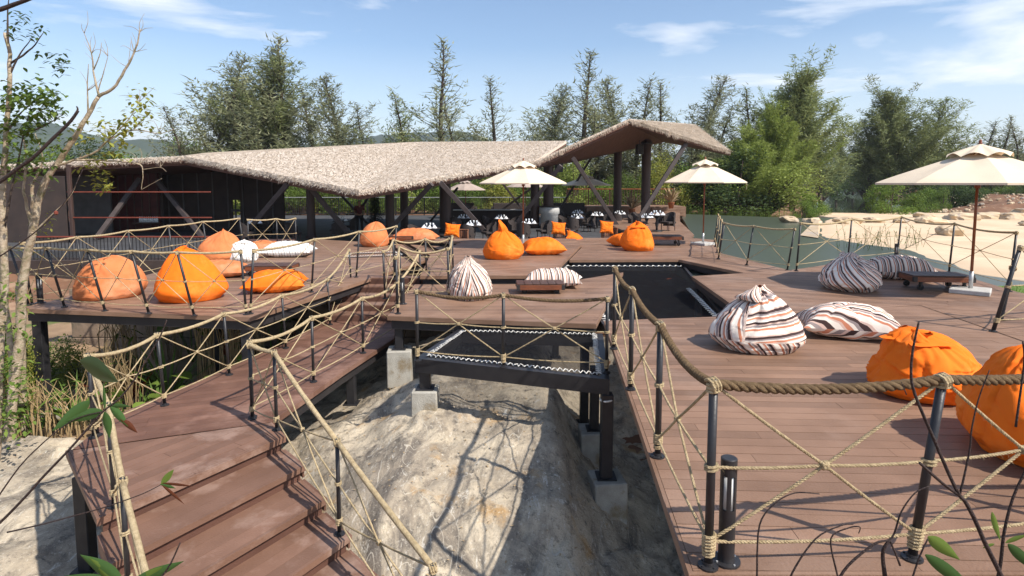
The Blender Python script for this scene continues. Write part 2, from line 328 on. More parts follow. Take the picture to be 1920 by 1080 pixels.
# ------------------------------------------------------------ terrain
def sm(a, b, x):
    t = max(0, min(1, (x-a)/(b-a))); return t*t*(3-2*t)
def nz2(x, y, s=1, o=4):
    return noise.fractal(Vector((x*s, y*s, 3.7)), 1.0, 2.0, o)
def rock_z(x, y):
    z = -1.0-.13*(9-y) if y < 9 else -1.0-.11*(y-9)
    if y < 6.2: z -= .30*(6.2-y)**1.3
    if x > .4: z -= 1.15*(x-.4)*sm(.3, 1.0, x)
    if x < -1.3: z -= .55*(-1.3-x)
    lo = -2.15 if x < -2.5 else -2.15-.35*sm(-2.5, 1, x)
    lo -= .12*max(0, 5.5-y)
    k = .35; d = z-lo
    z = lo+(k*math.log(1+math.exp(min(40, d/k))))
    z += .16*nz2(x, y, .55, 4)+.07*nz2(x+9, y, 1.5, 4)+.035*nz2(x+4, y+7, 3.4, 4)
    z -= .07*max(0, .045-abs(noise.noise(Vector((x*.9+.3*y, y*.5, 3.3)))))/.045+.04*max(0, .05-abs(noise.noise(Vector((x*1.7, y*1.1-.5*x, 7.3)))))/.05
    return z
def chan(y): return .56*y+2.5
def land_z(x, y):
    near = 1-sm(18, 30, math.hypot(x*.8, y))
    z = -.75+.12*nz2(x, y, .08, 3)
    if y > 52:
        d = abs(x-chan(y)); z = z+(-1.9-z)*(1-sm(4.0, 7.5+.01*y, d))*sm(52, 58, y)
        m = sm(8, 14, d)*sm(46, 54, y)*(1-sm(120, 200, y))*(x > chan(y))
        z += m*(1.1+.8*nz2(x, y, .12, 4))
    z = z*(1-near)+(-2.55)*near
    return z
def axis(lim, n, p=2.6):
    return [lim*math.copysign(abs(i/n)**p, i) for i in range(-n, n+1)]
def grid_obj(name, xs, ys, fz, mat, kind='structure', keep=None):
    b = MB(); b.v = [(x, y, fz(x, y)) for y in ys for x in xs]; nx = len(xs)
    for j in range(len(ys)-1):
        for i in range(nx-1):
            if keep and not keep((xs[i]+xs[i+1])/2, (ys[j]+ys[j+1])/2): continue
            b.f.append((j*nx+i, j*nx+i+1, (j+1)*nx+i+1, (j+1)*nx+i))
    o = b.build(name, mat, smooth=True); o['kind'] = kind; return o
xs = [3000*math.copysign(abs(i/110)**2.7, i) for i in range(-110, 111)]
xs = sorted(set([round(v, 3) for v in xs]+[v for v in range(-20, 130, 2)]))
ys = [-60, -30, -12, 0]+[2*i for i in range(1, 80)]+[160+8*(i**1.35) for i in range(0, 75)]
grid_obj('ground', xs, ys, land_z, M['earth'])
rx = [-14+.2*i for i in range(0, 47)]+[-4.6+.065*i for i in range(0, 120)]+[3.2+.15*i for i in range(0, 15)]+[5.5+.3*i for i in range(0, 26)]; ry = [-1.5+.3*i for i in range(0, 12)]+[2.1+.065*i for i in range(0, 152)]+[12+.25*i for i in range(0, 36)]
grid_obj('granite_rock', rx, ry, lambda x, y: max(-3.4, rock_z(x, y)-.9*sm(9.0, 13, x)-1.2*sm(-8.2, -12, x)-sm(17, 20, y)), M['rock'],
         keep=lambda x, y: not (x < -4.6-.2*(y-8) and y > 9.3+.25*nz2(x, y, .8)))
grid_obj('garden_soil', [-26+.4*i for i in range(0, 56)], [8+.4*i for i in range(0, 34)],
         lambda x, y: -2.28+.12*nz2(x, y, .6)+.03*(y-9)-.5*sm(-4.6, -3.6, x), M['soil'])
# pool, river, sand, grass
b = MB(); pl = [V(4.9, 13.6, 0), V(13.8, 13.6, 0), V(24, 20, 0), V(34, 34, 0), G(1660, 408, -.4), G(1500, 409, -.4), G(1275, 401, -.4), G(1296, 437, -.4), V(5.3, 22.2, 0), V(4.9, 17.5, 0)]
b.prism(pl, -.62, -.4); o = b.build('pool_water', M['pool']); o['kind'] = 'structure'
b = MB(); b.prism([(-20, 52), (140, 52), (420, 700), (-20, 700)], -1.35, -1.2); o = b.build('river_water', M['river']); o['kind'] = 'structure'
b = MB(); b.box((15, 49, -1.25), (60, 11, .1)); o = b.build('pond_water', M['river']); o['kind'] = 'structure'
shore = [G(*p, -.33) for p in [(1800, 506), (1793, 501), (1744, 486), (1689, 467), (1633, 458), (1580, 450), (1533, 443), (1528, 428), (1535, 416), (1550, 409), (1575, 407)]]
def inpoly(x, y, P):
    c = False; n = len(P)
    for i in range(n):
        a, q = P[i], P[(i+1) % n]
        if (a[1] > y) != (q[1] > y) and x < (q[0]-a[0])*(y-a[1])/(q[1]-a[1])+a[0]: c = not c
    return c
def shore_x(y):
    P = [(p.y, p.x) for p in shore]
    if y <= P[0][0]: return P[0][1]+(P[0][0]-y)*.25
    for (a, xa), (q, xb) in zip(P, P[1:]):
        if a <= y <= q or q <= y <= a: return xa+(xb-xa)*(y-a)/((q-a) or 1)
    return P[-1][1]
b = MB(); ny = 90; nx = 60
yy = [9.5+38*(j/ny) for j in range(ny+1)]
for y in yy:
    x0 = shore_x(y); x0 = max(x0, 11.9 if y < 16.5 else 0)+.12*noise.noise(Vector((0, y*1.3, 1)))
    for i in range(nx+1):
        s = (i/nx)**1.6; x = x0+s*(75-x0)
        z = -.42+.10*sm(0, 1.0, (x-x0))+.035*nz2(x, y, .5, 4)+.02*nz2(x, y, 2, 3)+.25*sm(14, 40, x-x0)
        if i == 0: z = -.75
        b.v.append((x, y, z))
for j in range(ny):
    for i in range(nx): a = j*(nx+1)+i; b.f.append((a, a+1, a+nx+2, a+nx+1))
o = b.build('sand_beach', M['sand'], smooth=True); o['kind'] = 'structure'
b = MB(); q = [G(1500, 441, -.36), G(1534, 446, -.36), G(1535, 416, -.36)]
w1 = q[2]+V(0, 0, .30)
b.add([q[0], q[1], w1, q[2]+V(.5, .5, -.2)], [(0, 1, 2), (0, 2, 3), (1, 3, 2), (0, 3, 1)])
o = b.build('stone_ramp', M['boulder']); tag(o, 'low grey brown stone wedge at the left tip of the sand, between pool and beach', 'ramp')
b = MB(); P = [(9.9, 9.2), (22, 7.5), (22, 11.2), (13.8, 12.4), (12.0, 13.3), (10.9, 13.3)]
b.prism(P, -.7, -.25); o = b.build('lawn_base', M['grass']); o['kind'] = 'structure'
b = MB()
for i in range(9000):
    x = rn(9.9, 21); y = rn(8.0, 13.2)
    if not inpoly(x, y, P): continue
    a = rn(0, 6.28); h = rn(.04, .10); w = .008
    p = V(x, y, -.25); d = V(math.cos(a)*w, math.sin(a)*w, 0)
    b.add([p-d, p+d, p+V(rn(-.04, .04), rn(-.04, .04), h)], [(0, 1, 2)])
tag(b.build('grass', M['blade']), 'short green grass strip between the deck corner and the sand', 'grass', kind='stuff')
# hills: each a solid ridge
def hill(name, pts, D, depth):
    b = MB(); n = 60; top = []
    for i in range(n+1):
        s = i/n*(len(pts)-1); k = min(int(s), len(pts)-2); f = s-k; px = pts[k][0]*(1-f)+pts[k+1][0]*f; py = pts[k][1]*(1-f)+pts[k+1][1]*f
        top.append(H(px, py+1.5*noise.noise(Vector((i*.9, D, 0)))*2, D))
    rows = 10
    for j in range(-rows, rows+1):
        t = 1-abs(j)/rows
        for p in top:
            zz = -6+(p.z+6)*(sm(0, 1, t)**.9); b.v.append((p.x*(1+.0*j)+nz2(p.x, j, .01)*D*.01, D+j*depth/rows, zz+(D*.006*nz2(p.x, j*40, .01) if abs(j) < rows and j else 0)))
    w = n+1
    for j in range(2*rows):
        for i in range(n): a = j*w+i; b.f.append((a, a+1, a+w+1, a+w))
    o = b.build(name, M['hill'], smooth=True); o['kind'] = 'structure'; return o
hill('hill', [(-260, 340), (-120, 250), (20, 232), (95, 228), (170, 250), (230, 265), (300, 262), (360, 285), (480, 325)], 900, 260)
hill('hill', [(480, 330), (560, 272), (640, 266), (700, 258), (770, 249), (850, 247), (895, 255), (960, 275), (1050, 320)], 1200, 300)
hill('hill', [(1150, 330), (1280, 285), (1400, 285), (1560, 290), (1700, 288), (1780, 282), (1900, 284), (2050, 300), (2200, 330)], 1500, 300)
# ------------------------------------------------------------ decks
def clip_half(poly, n, d):        # keep points with n.p <= d
    out_ = []
    for i in range(len(poly)):
        a, q = poly[i], poly[(i+1) % len(poly)]; da = n[0]*a[0]+n[1]*a[1]-d; dq = n[0]*q[0]+n[1]*q[1]-d
        if da <= 0: out_.append(a)
        if (da < 0) != (dq < 0) and abs(da-dq) > 1e-9:
            t = da/(da-dq); out_.append((a[0]+(q[0]-a[0])*t, a[1]+(q[1]-a[1])*t))
    return out_
def area(p): return sum(p[i][0]*p[(i+1) % len(p)][1]-p[(i+1) % len(p)][0]*p[i][1] for i in range(len(p)))/2
def offset(poly, d):              # outward for CCW
    n = len(poly); res = []
    for i in range(n):
        p0, p1, p2 = Vector(poly[i-1]), Vector(poly[i]), Vector(poly[(i+1) % n])
        e1 = (p1-p0).normalized(); e2 = (p2-p1).normalized(); n1 = Vector((e1.y, -e1.x)); n2 = Vector((e2.y, -e2.x))
        m_ = (n1+n2); m_ = m_/max(.25, m_.dot(n1)) if m_.length > .1 else n1
        res.append(tuple(p1+m_*d))
    return res
def boards(polys, ang, bw, z, th, individual, parent, mat, lmax=3.2, gap=.006, maxn=280):
    u = (math.cos(ang), math.sin(ang)); v = (-u[1], u[0]); joined = MB(); cnt = 0
    for poly in polys:
        vs_ = [p[0]*v[0]+p[1]*v[1] for p in poly]; us = [p[0]*u[0]+p[1]*u[1] for p in poly]
        k0 = math.floor(min(vs_)/bw); k1 = math.ceil(max(vs_)/bw)
        for k in range(k0, k1):
            st = clip_half(poly, v, (k+1)*bw-gap/2); st = clip_half(st, (-v[0], -v[1]), -(k*bw+gap/2)) if len(st) > 2 else []
            if len(st) < 3 or abs(area(st)) < .002: continue
            rr = random.Random(k*7+3); c0 = min(us)-rr.uniform(0, lmax)
            while c0 < max(us):
                c1 = c0+lmax
                pc = clip_half(st, u, c1-.0015); pc = clip_half(pc, (-u[0], -u[1]), -(c0+.0015)) if len(pc) > 2 else []
                c0 = c1
                if len(pc) < 3 or abs(area(pc)) < .002: continue
                zz = z+rr.uniform(-.0012, .0012)
                if individual and cnt < maxn:
                    o = MB().prism(pc, zz-th, zz).build('plank', mat, parent); cnt += 1
                else: joined.prism(pc, zz-th, zz)
    if joined.v: tag(joined.build('deck_boards' if not individual else 'far_boards', mat, parent), kind='stuff')
def deck(label, poly, z, ang, individual=False, bw=.14, convex=None, edge=True, beam=.20, mat='deck', name='wooden_deck', cat='deck', skip=(), group=None, under=True):
    poly = [tuple(p[:2]) for p in poly]
    if area(poly) < 0: poly = poly[::-1]
    cx = sum(p[0] for p in poly)/len(poly); cy = sum(p[1] for p in poly)/len(poly)
    t = thing(name, label, cat, (cx, cy, z-beam-.05), 0, group)
    pieces = [[poly[i] for i in c] for c in convex] if convex else [poly]
    pieces = [p if area(p) > 0 else p[::-1] for p in pieces]
    boards(pieces, ang, bw, z, .024, individual, t, M[mat])
    if edge:
        o1 = offset(poly, .003); o2 = offset(poly, .030); i1 = offset(poly, -.03); i2 = offset(poly, -.13); n = len(poly)
        for i in range(n):
            if i in skip: continue
            j = (i+1) % n
            MB().prism([o1[i], o1[j], o2[j], o2[i]], z-.075, z-.002).build('edge_board', M[mat], t)
            MB().prism([i2[i], i2[j], i1[j], i1[i]], z-.036-beam, z-.036).build('steel_beam', M['beam'], t)
        MB().prism(offset(poly, -.015), z-.0335, z-.0275).build('gap_light_blocker', M['beam'], t)  # unseen sheet added to block sunlight through the board gaps
        # joists
        u = (math.cos(ang+math.pi/2), math.sin(ang+math.pi/2)); v = (-u[1], u[0]); jb = MB()
        for poly_ in [offset(pp, -.135) for pp in pieces]:
            vs_ = [p[0]*v[0]+p[1]*v[1] for p in poly_]; k = math.ceil(min(vs_)/.6)
            while k*.6 < max(vs_):
                st = clip_half(poly_, v, k*.6+.025); st = clip_half(st, (-v[0], -v[1]), -(k*.6-.025)) if len(st) > 2 else []
                if len(st) > 2 and abs(area(st)) > .01: jb.prism(st, z-.14, z-.036)
                k += 1
        if jb.v: tag(jb.build('joists', M['beam'], t), kind='stuff')
    return t, poly
def leg(t, x, y, ztop, zbot, w=.14):
    b = MB(); b.bbox((x, y, (ztop+zbot)/2), (w, w, ztop-zbot), 0, .008); b.bbox((x, y, zbot+.008), (w+.1, w+.1, .016), 0, .002); b.build('leg', M['steel'], t)
def footing(x, y, ztop, zbot, w, label, rz=0):
    o = MB().bbox((0, 0, 0), (w, w, ztop-zbot), rz, .015); tag(o.build('concrete_footing', M['concrete']), label, 'footing', 'concrete footings on the rock').location = (x, y, (ztop+zbot)/2)
# near right deck, z=0
nA = V(.985, 3.02, 0); nB = G(1153, 690); nC = G(1136, 602); nD = G(1406, 592)
pE = G(1300, 518); pF = G(1480, 507); pG = V(8.7, 15.35, 0); pH = V(10.9, 16.5, 0); pI = V(10.35, 13.7, 0); pJ = V(9.75, 11.2, 0); pK = V(7.15, 8.15, 0); 
nP = G(1725, 573); nQ = V(6.78, 7.6, 0)
near_poly = [nA, V(6.6, 3.02, 0), nQ, nP, nD, nC]
t_near, _ = deck('nearest broad brown deck at right, strewn with striped and orange bean bags', near_poly, 0, -.045, True, convex=None)
nk = [V(6.63, 3.02, 0), V(9.6, 3.6, 0), V(9.9, 9.4, 0), pJ, pI, pH, pG, pF, pE, V(nD.x, nD.y+.03, 0), V(nP.x+.03, nP.y+.03, 0), V(nQ.x+.03, nQ.y, 0)]
t_up, _ = deck('right hand deck beyond the near one, carrying the large umbrella and cart table', nk, 0, -.33, False,
               convex=[(0, 1, 2, 11), (2, 3, 10, 11), (3, 4, 5, 6, 7, 8, 9, 10)], skip=())
for (x, y) in ((2.6, 3.9), (2.4, 6.4), (5.4, 3.2), (5.4, 8.3), (3.4, 8.8)): leg(t_near, x, y, -.23, rock_z(x, y)-.1)
for p in (pE, pF, pG, pI): leg(t_up, p.x+(.2 if p is pE else -.1), p.y+(.2 if p is pE else -.2), -.23, -2.2)
# middle platform
zm = -.18
mA = G(730, 592, zm); mB = G(1115, 607, zm); mC = G(1167, 511, zm); mD = V(-1.25, mC.y-.9, 0)
bl = G(790, 517, 0); br = G(1030, 516, 0)
mD = V(bl.x-.1, bl.y-.14, zm); mE = V(br.x+.12, br.y-.14, zm)
t_mid, _ = deck('lower middle platform with a striped bean bag and low cart table, above the framed net', [mA, mB, mC, V(mE.x, mE.y, 0), mD], zm, .02)
leg(t_mid, mA.x+.14, mA.y+.14, zm-.23, -.80); leg(t_mid, mB.x-.14, mB.y+.14, zm-.23, -1.9); leg(t_mid, 1.0, 13.2, zm-.23, -1.9)
footing(mA.x+.14, mA.y+.16, -.80, -1.45, .42, 'square concrete footing under the left front leg of the middle platform', .1)
# left deck
zl = -.15
lA = G(46, 578, zl); lB = G(468, 594, zl); lC = G(640, 539, zl); lD = G(792, 489, zl); lE = G(848, 463, zl)
lF = G(600, 449, zl); lG = V(-8.9, 19.3, zl)
t_left, _ = deck('wide left hand deck behind rope railings, holding salmon and orange bean bags', [lA, lB, lC, lD, lE, lF, V(-8.4, 19.5, 0), V(-8.95, 14.5, 0)], zl, .04)
leg(t_left, lA.x+.13, lA.y+.15, zl-.23, -2.35, .17); leg(t_left, lB.x-.15, lB.y+.2, zl-.23, -2.3, .15); leg(t_left, -6.4, 12.5, zl-.23, -2.3); leg(t_left, -3.9, 13.0, zl-.23, -2.0); leg(t_left, -8.6, 15, zl-.23, -2.3)
footing(lA.x+.13, lA.y+.15, -2.12, -2.5, .5, 'concrete footing under the corner leg of the left deck')
# back decks
bA = G(790, 517, 0); bB = G(1030, 516, 0); bC = G(1088, 459, 0)
t_back, _ = deck('rear deck in front of the restaurant with umbrella, orange bean bag and orange pillow', [bA, bB, bC, V(bC.x+.05, 22.1, 0), V(-5.6, 22.1, 0), V(lE.x+.35, lE.y+.25, 0), V(lD.x+.25, lD.y+.05, 0)], 0, .35)
zr = -.09
r1 = G(1060, 487, zr); r2 = G(1272, 486, zr); r3 = G(1400, 512, zr); r4 = G(1490, 509, zr); r5 = G(1350, 475, zr)
kf = (r1.y-bB.y)/(bC.y-bB.y); kp = bB.lerp(bC, kf); g1 = G(1341, 450, zr); g2 = G(1296, 446, zr)
t_rb, _ = deck('back right deck with a round orange bean bag and the second umbrella', [V(kp.x+.07, r1.y, 0), r2, r5, g1, g2, V(bC.x+.08, g2.y, 0), V(bC.x+.08, bC.y, 0)], zr, .05)
t_st, _ = deck('narrow walkway strip along the right side of the big net, beside the pool', [V(r2.x+.035, r2.y-.01, 0), r3, r4, V(r5.x+.035, r5.y-.01, 0)], zr-.004, -1.2)
# far terrace beyond umbrella two
f1 = G(1300, 440, zr); f2 = G(1304, 428, zr); f3 = G(1274, 415, zr); f4 = G(1274, 398, zr)
t_fa, _ = deck('far deck tapering back beside the pool towards the rear railing', [V(5.2, g2.y+.07, 0), V(g2.x, g2.y+.07, 0), f1, f3, f4, V(7.4, 43.5, 0), V(5.2, 30, 0)], zr-.002, .1)
# stairs, landing, walkway (z -.85)
zw = -.85
wA = G(187, 967, zw); wB = G(530, 817, zw); wC = G(130, 845, zw); wD = G(491, 784, zw); wE = G(640, 696, zw); wF = G(735, 635, zw)
wl = [V(-5.02, 7.25, zw), V(-4.18, 10.5, zw), V(-3.98, 12.3, zw)]
dirn = (wB-wA).normalized(); land = [wA, wB, V(wD.x+.02, wD.y, 0), V(wC.x+.25, wC.y+.75, 0), wC]
ang_l = math.atan2(dirn.y, dirn.x)
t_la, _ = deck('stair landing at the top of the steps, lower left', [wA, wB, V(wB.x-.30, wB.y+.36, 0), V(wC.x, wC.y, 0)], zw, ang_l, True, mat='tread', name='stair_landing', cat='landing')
t_wk, _ = deck('lower walkway running from the stair landing back between the two rope railings', [V(wC.x+.04, wC.y+.04, 0), V(wB.x-.33, wB.y+.40, 0), wE, wF, V(-2.35, 12.3, 0), wl[2], wl[1], wl[0]], zw, .33, True, mat='deck2', name='walkway', cat='walkway', bw=.14)
leg(t_la, wC.x+.2, wC.y-.1, zw-.23, -2.15); leg(t_la, wA.x+.2, wA.y+.25, zw-.23, -2.5, .13); leg(t_wk, -4.5, 8.6, zw-.23, -2.2); leg(t_wk, -2.7, 9.6, zw-.23, -1.6)
sd_ = V(.355, -.375, 0); t = thing('staircase', 'brown timber stairs coming down from the landing towards the lower left foreground', 'stairs', (wA.x, wA.y, -3.2))
ris = .17; a0 = V(wA.x, wA.y, 0); b0 = V(wB.x, wB.y, 0); perp = V(sd_.x, sd_.y, 0)
for k in range(1, 10):
    zt = zw-ris*k; A = a0+perp*(k-1); B = b0+perp*(k-1)
    inn = V(perp.x, perp.y, 0)
    # riser under the upper nosing
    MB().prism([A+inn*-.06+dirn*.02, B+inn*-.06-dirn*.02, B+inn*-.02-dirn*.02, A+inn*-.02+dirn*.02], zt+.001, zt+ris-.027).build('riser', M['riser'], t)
    nb = 3
    for j in range(nb):
        s0 = -.055+1.055*j/nb+.006; s1 = -.055+1.055*(j+1)/nb
        poly_ = [A+perp*s0, B+perp*s0, B+perp*s1, A+perp*s1]
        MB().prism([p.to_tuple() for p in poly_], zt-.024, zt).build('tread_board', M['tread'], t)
    pe = [A+perp*1.003-dirn*.028, B+perp*1.003+dirn*.028, B+perp*1.075+dirn*.028, A+perp*1.075-dirn*.028]
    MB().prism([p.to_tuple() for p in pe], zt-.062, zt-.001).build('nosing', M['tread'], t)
    for (q, s) in ((A, -1), (B, 1)):
        MB().prism([(q+dirn*s*.003).to_tuple(), (q+perp+dirn*s*.003).to_tuple(), (q+perp+dirn*s*.028).to_tuple(), (q+dirn*s*.028).to_tuple()], zt-.15, zt-.002).build('side_trim', M['deck2'], t)
for (q, s) in ((a0, 1), (b0, -1)):
    b = MB(); q2 = q+perp*9; off = dirn*s*.04; w_ = dirn*s*.06
    b.add([q+off+V(0, 0, zw-.25), q+off+w_+V(0, 0, zw-.25), q2+off+w_+V(0, 0, zw-.25-9*ris), q2+off+V(0, 0, zw-.25-9*ris),
           q+off+V(0, 0, zw-.55), q+off+w_+V(0, 0, zw-.55), q2+off+w_+V(0, 0, zw-.55-9*ris), q2+off+V(0, 0, zw-.55-9*ris)],
          [(0, 1, 2, 3), (4, 7, 6, 5), (0, 4, 5, 1), (1, 5, 6, 2), (2, 6, 7, 3), (3, 7, 4, 0)]); b.build('stringer', M['beam'], t)
for (q, z0) in ((a0+perp*1.6, -3.0), (b0+perp*2.2-dirn*.1, -3.0)): b = MB().bbox((q.x+.1, q.y, (z0+zw-.6)/2), (.11, .11, zw-.6-z0), 0, .006); b.build('leg', M['steel'], t)
# steps from walkway up to the middle platform level
t = thing('back_steps', 'short flight of brown steps rising from the far end of the lower walkway', 'steps', (-3.2, 12.4, zw))
for k in range(5):
    zt = zw+.14*(k+1); y0 = 12.33+.36*k; 
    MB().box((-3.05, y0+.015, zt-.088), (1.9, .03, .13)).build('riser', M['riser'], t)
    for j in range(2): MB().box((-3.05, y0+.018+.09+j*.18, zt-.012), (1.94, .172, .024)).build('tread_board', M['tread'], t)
b = MB(); 
for x in (-4.04, -2.06): b.add([V(x, 12.4, -1.0), V(x, 14.3, -.25), V(x, 14.3, -.6), V(x, 12.4, -1.3), V(x+.05, 12.4, -1.0), V(x+.05, 14.3, -.25), V(x+.05, 14.3, -.6), V(x+.05, 12.4, -1.3)], [(0, 1, 2, 3), (4, 7, 6, 5), (0, 4, 5, 1), (3, 2, 6, 7), (1, 5, 6, 2), (0, 3, 7, 4)])
b.build('stringer', M['beam'], t)
# ------------------------------------------------------------ nets
def lacing(path, parent, name='lacing', rad=.007, amp=.035, pitch=.075, nrm=None):
    b = MB(); mb2 = []
    for a, q in zip(path, path[1:]):
        Lg = (q-a).length; n = max(2, int(Lg/pitch)); d = (q-a)/n; side = (d.normalized().cross(ZV))
        for i in range(n):
            p0 = a+d*i+V(0, 0, .02); j = rn(-.008, .008)
            mb2 += [p0+side*(amp+j), p0+d*.25+V(0, 0, .015+j), p0+d*.5-side*(amp-j), p0+d*.75+V(0, 0, -.01)]
    b.tube(mb2, rad, 4); return b.build(name, M['lace'], parent)
def netting(label, quad, z, beam_h, bw_, frame=True, edges=(0, 1, 2, 3), sag=.12, fr_skip=(), lam=.035):
    cx = sum(p[0] for p in quad)/4; cy = sum(p[1] for p in quad)/4
    t = thing('hammock_net', label, 'net', (cx, cy, z-.2)); q = [V(p[0], p[1], z) for p in quad]
    if frame:
        Q = [p[:] if False else (p.x, p.y) for p in q]
        if area(Q) < 0: Q = Q[::-1]; q = q[::-1]
        inn = offset(Q, -bw_); n = 4
        for i in range(4):
            if i in fr_skip: continue
            MB().prism([inn[i], inn[(i+1) % 4], Q[(i+1) % 4], Q[i]], z-beam_h, z).build('frame_beam', M['steel'], t)
        iq = [V(*p, z) for p in inn]
    else: iq = q
    b = MB(); n = 16; i2 = [p+((q[0]+q[2])/2-p).normalized()*.07 for p in iq]
    for j in range(n+1):
        for i in range(n+1):
            u, v = i/n, j/n; p = (i2[0]*(1-u)+i2[1]*u)*(1-v)+(i2[3]*(1-u)+i2[2]*u)*v
            b.v.append((p.x, p.y, z-.03-sag*16*u*(1-u)*v*(1-v)))
    for j in range(n):
        for i in range(n): a = j*(n+1)+i; b.f.append((a, a+1, a+n+2, a+n+1))
    b.build('netting', M['net'], t, smooth=True)
    m_ = [p+((q[0]+q[2])/2-p).normalized()*.03 for p in iq]
    for e in edges: lacing([m_[e], m_[(e+1) % 4]], t, amp=lam, pitch=.075 if lam < .05 else .16, rad=.007 if lam < .05 else .012)
    return t, q
zf = -.36
q = [G(778, 672, zf), G(1143, 712, zf), G(1130, 625, zf), G(858, 618, zf)]
t_net, _ = netting('small framed black net with white lacing in the centre, on two concrete footings', q, zf, .20, .11)
fl = q[0]+V(.13, .09, 0); fr_ = q[1]+V(-.02, .07, 0)
leg(t_net, fl.x, fl.y, zf-.2, -.82, .15); leg(t_net, fr_.x, fr_.y, zf-.2, -1.66, .15); leg(t_net, fr_.x+.0, fr_.y+1.1, zf-.2, -1.5, .13)
b = MB(); c = [V(fr_.x+.085*math.cos(a), fr_.y+.085*math.sin(a), zf-.27+.012*math.sin(a+1)) for a in [i*math.pi/8 for i in range(17)]]
b.tube(c, .012, 6); b.build('cable_tie', M['lace'], t_net)
footing(fl.x, fl.y, -.82, -1.5, .36, 'rust stained concrete footing under the left leg of the small framed net')
footing(fr_.x+.02, fr_.y, -1.66, -2.6, .42, 'tall concrete footing under the right leg of the small framed net', .12)
footing(fr_.x, fr_.y+1.1, -1.5, -2.4, .42, 'shaded concrete footing behind the tall one, against the near deck')
q = [V(nC.x+.03, nC.y+.15, 0), V(pE.x-.35, nD.y+.1, 0), V(5.0, r3.y+.2, 0), V(r2.x-.05, r2.y-.1, 0)]
zn = -.27
n1 = [V(1.75, nC.y+.12, 0), V(3.75, 9.3, 0), V(r2.x-.15, r2.y-.12, 0), V(1.62, r2.y-.12, 0)]
n1 = [V(1.55, nC.y+.12, 0), V(nD.x-.1, nD.y+.12, 0), V(r2.x+.15, r2.y-.15, 0), V(r1.x-.15, r2.y-.15, 0)]
netting('large black net sunk between the middle platform, back deck and right deck', n1, zn, .12, .07, edges=(0, 2, 3), sag=.25, lam=.055)
lacing([V(pE.x-.12, pE.y-.1, zn-.02), V(nD.x-.25, nD.y+.25, zn-.02)], COL.objects['hammock_net.001'], amp=.05, pitch=.15, rad=.010)
h0 = [G(645, 484, zl), G(762, 480, zl), G(742, 474, zl), G(655, 477, zl)]
netting('small distant net with white lacing let into the left deck', [V(p.x, p.y, 0) for p in h0], zl+.02, .02, .04, edges=(0, 1, 2, 3), sag=.0)
# ------------------------------------------------------------ rope railings
def sagpts(a, q, sag, n=10):
    return [a*(1-i/n)+q*(i/n)-V(0, 0, 4*sag*(i/n)*(1-i/n)) for i in range(n+1)]
def twist(b, pts, R, pitch=.11, strands=3, seg=6):
    P = [pts[0]]; acc = [0]
    for a, q in zip(pts, pts[1:]):
        n = max(1, int((q-a).length/(pitch/9)))
        for i in range(1, n+1): P.append(a.lerp(q, i/n)); acc.append(acc[-1]+(q-a).length/n)
    t0 = (P[1]-P[0]).normalized(); u = t0.orthogonal().normalized(); fr = []
    for i in range(len(P)):
        t = (P[min(i+1, len(P)-1)]-P[max(i-1, 0)]).normalized(); u = (u-t*u.dot(t)).normalized(); fr.append((u.copy(), t.cross(u)))
    for s in range(strands):
        path = []
        for i, p in enumerate(P):
            a = 2*math.pi*(acc[i]/pitch/1.0+s/strands); path.append(p+(fr[i][0]*math.cos(a)+fr[i][1]*math.sin(a))*R*.5)
        b.tube(path, R*.56, seg)
def hairs(b, pts, R, n):
    for i in range(n):
        k = random.randrange(len(pts)-1); p = pts[k].lerp(pts[k+1], random.random()); d = V(rn(-1, 1), rn(-1, 1), rn(-1, .6)).normalized()
        b.add([p+d*R*.9, p+d*R*.9+V(.0012, 0, .0012), p+d*(R+rn(.008, .03))+V(rn(-.01, .01), 0, rn(-.015, 0))], [(0, 1, 2)])
def wrap(b, c, axis, R, n=4, r=.008):
    axis = axis.normalized(); u = axis.orthogonal().normalized(); w = axis.cross(u); pts = []
    for i in range(n*8+1): a = i*math.pi/4; pts.append(c+axis*((i/(n*8)-.5)*n*r*1.9)+(u*math.cos(a)+w*math.sin(a))*R)
    b.tube(pts, r, 5)
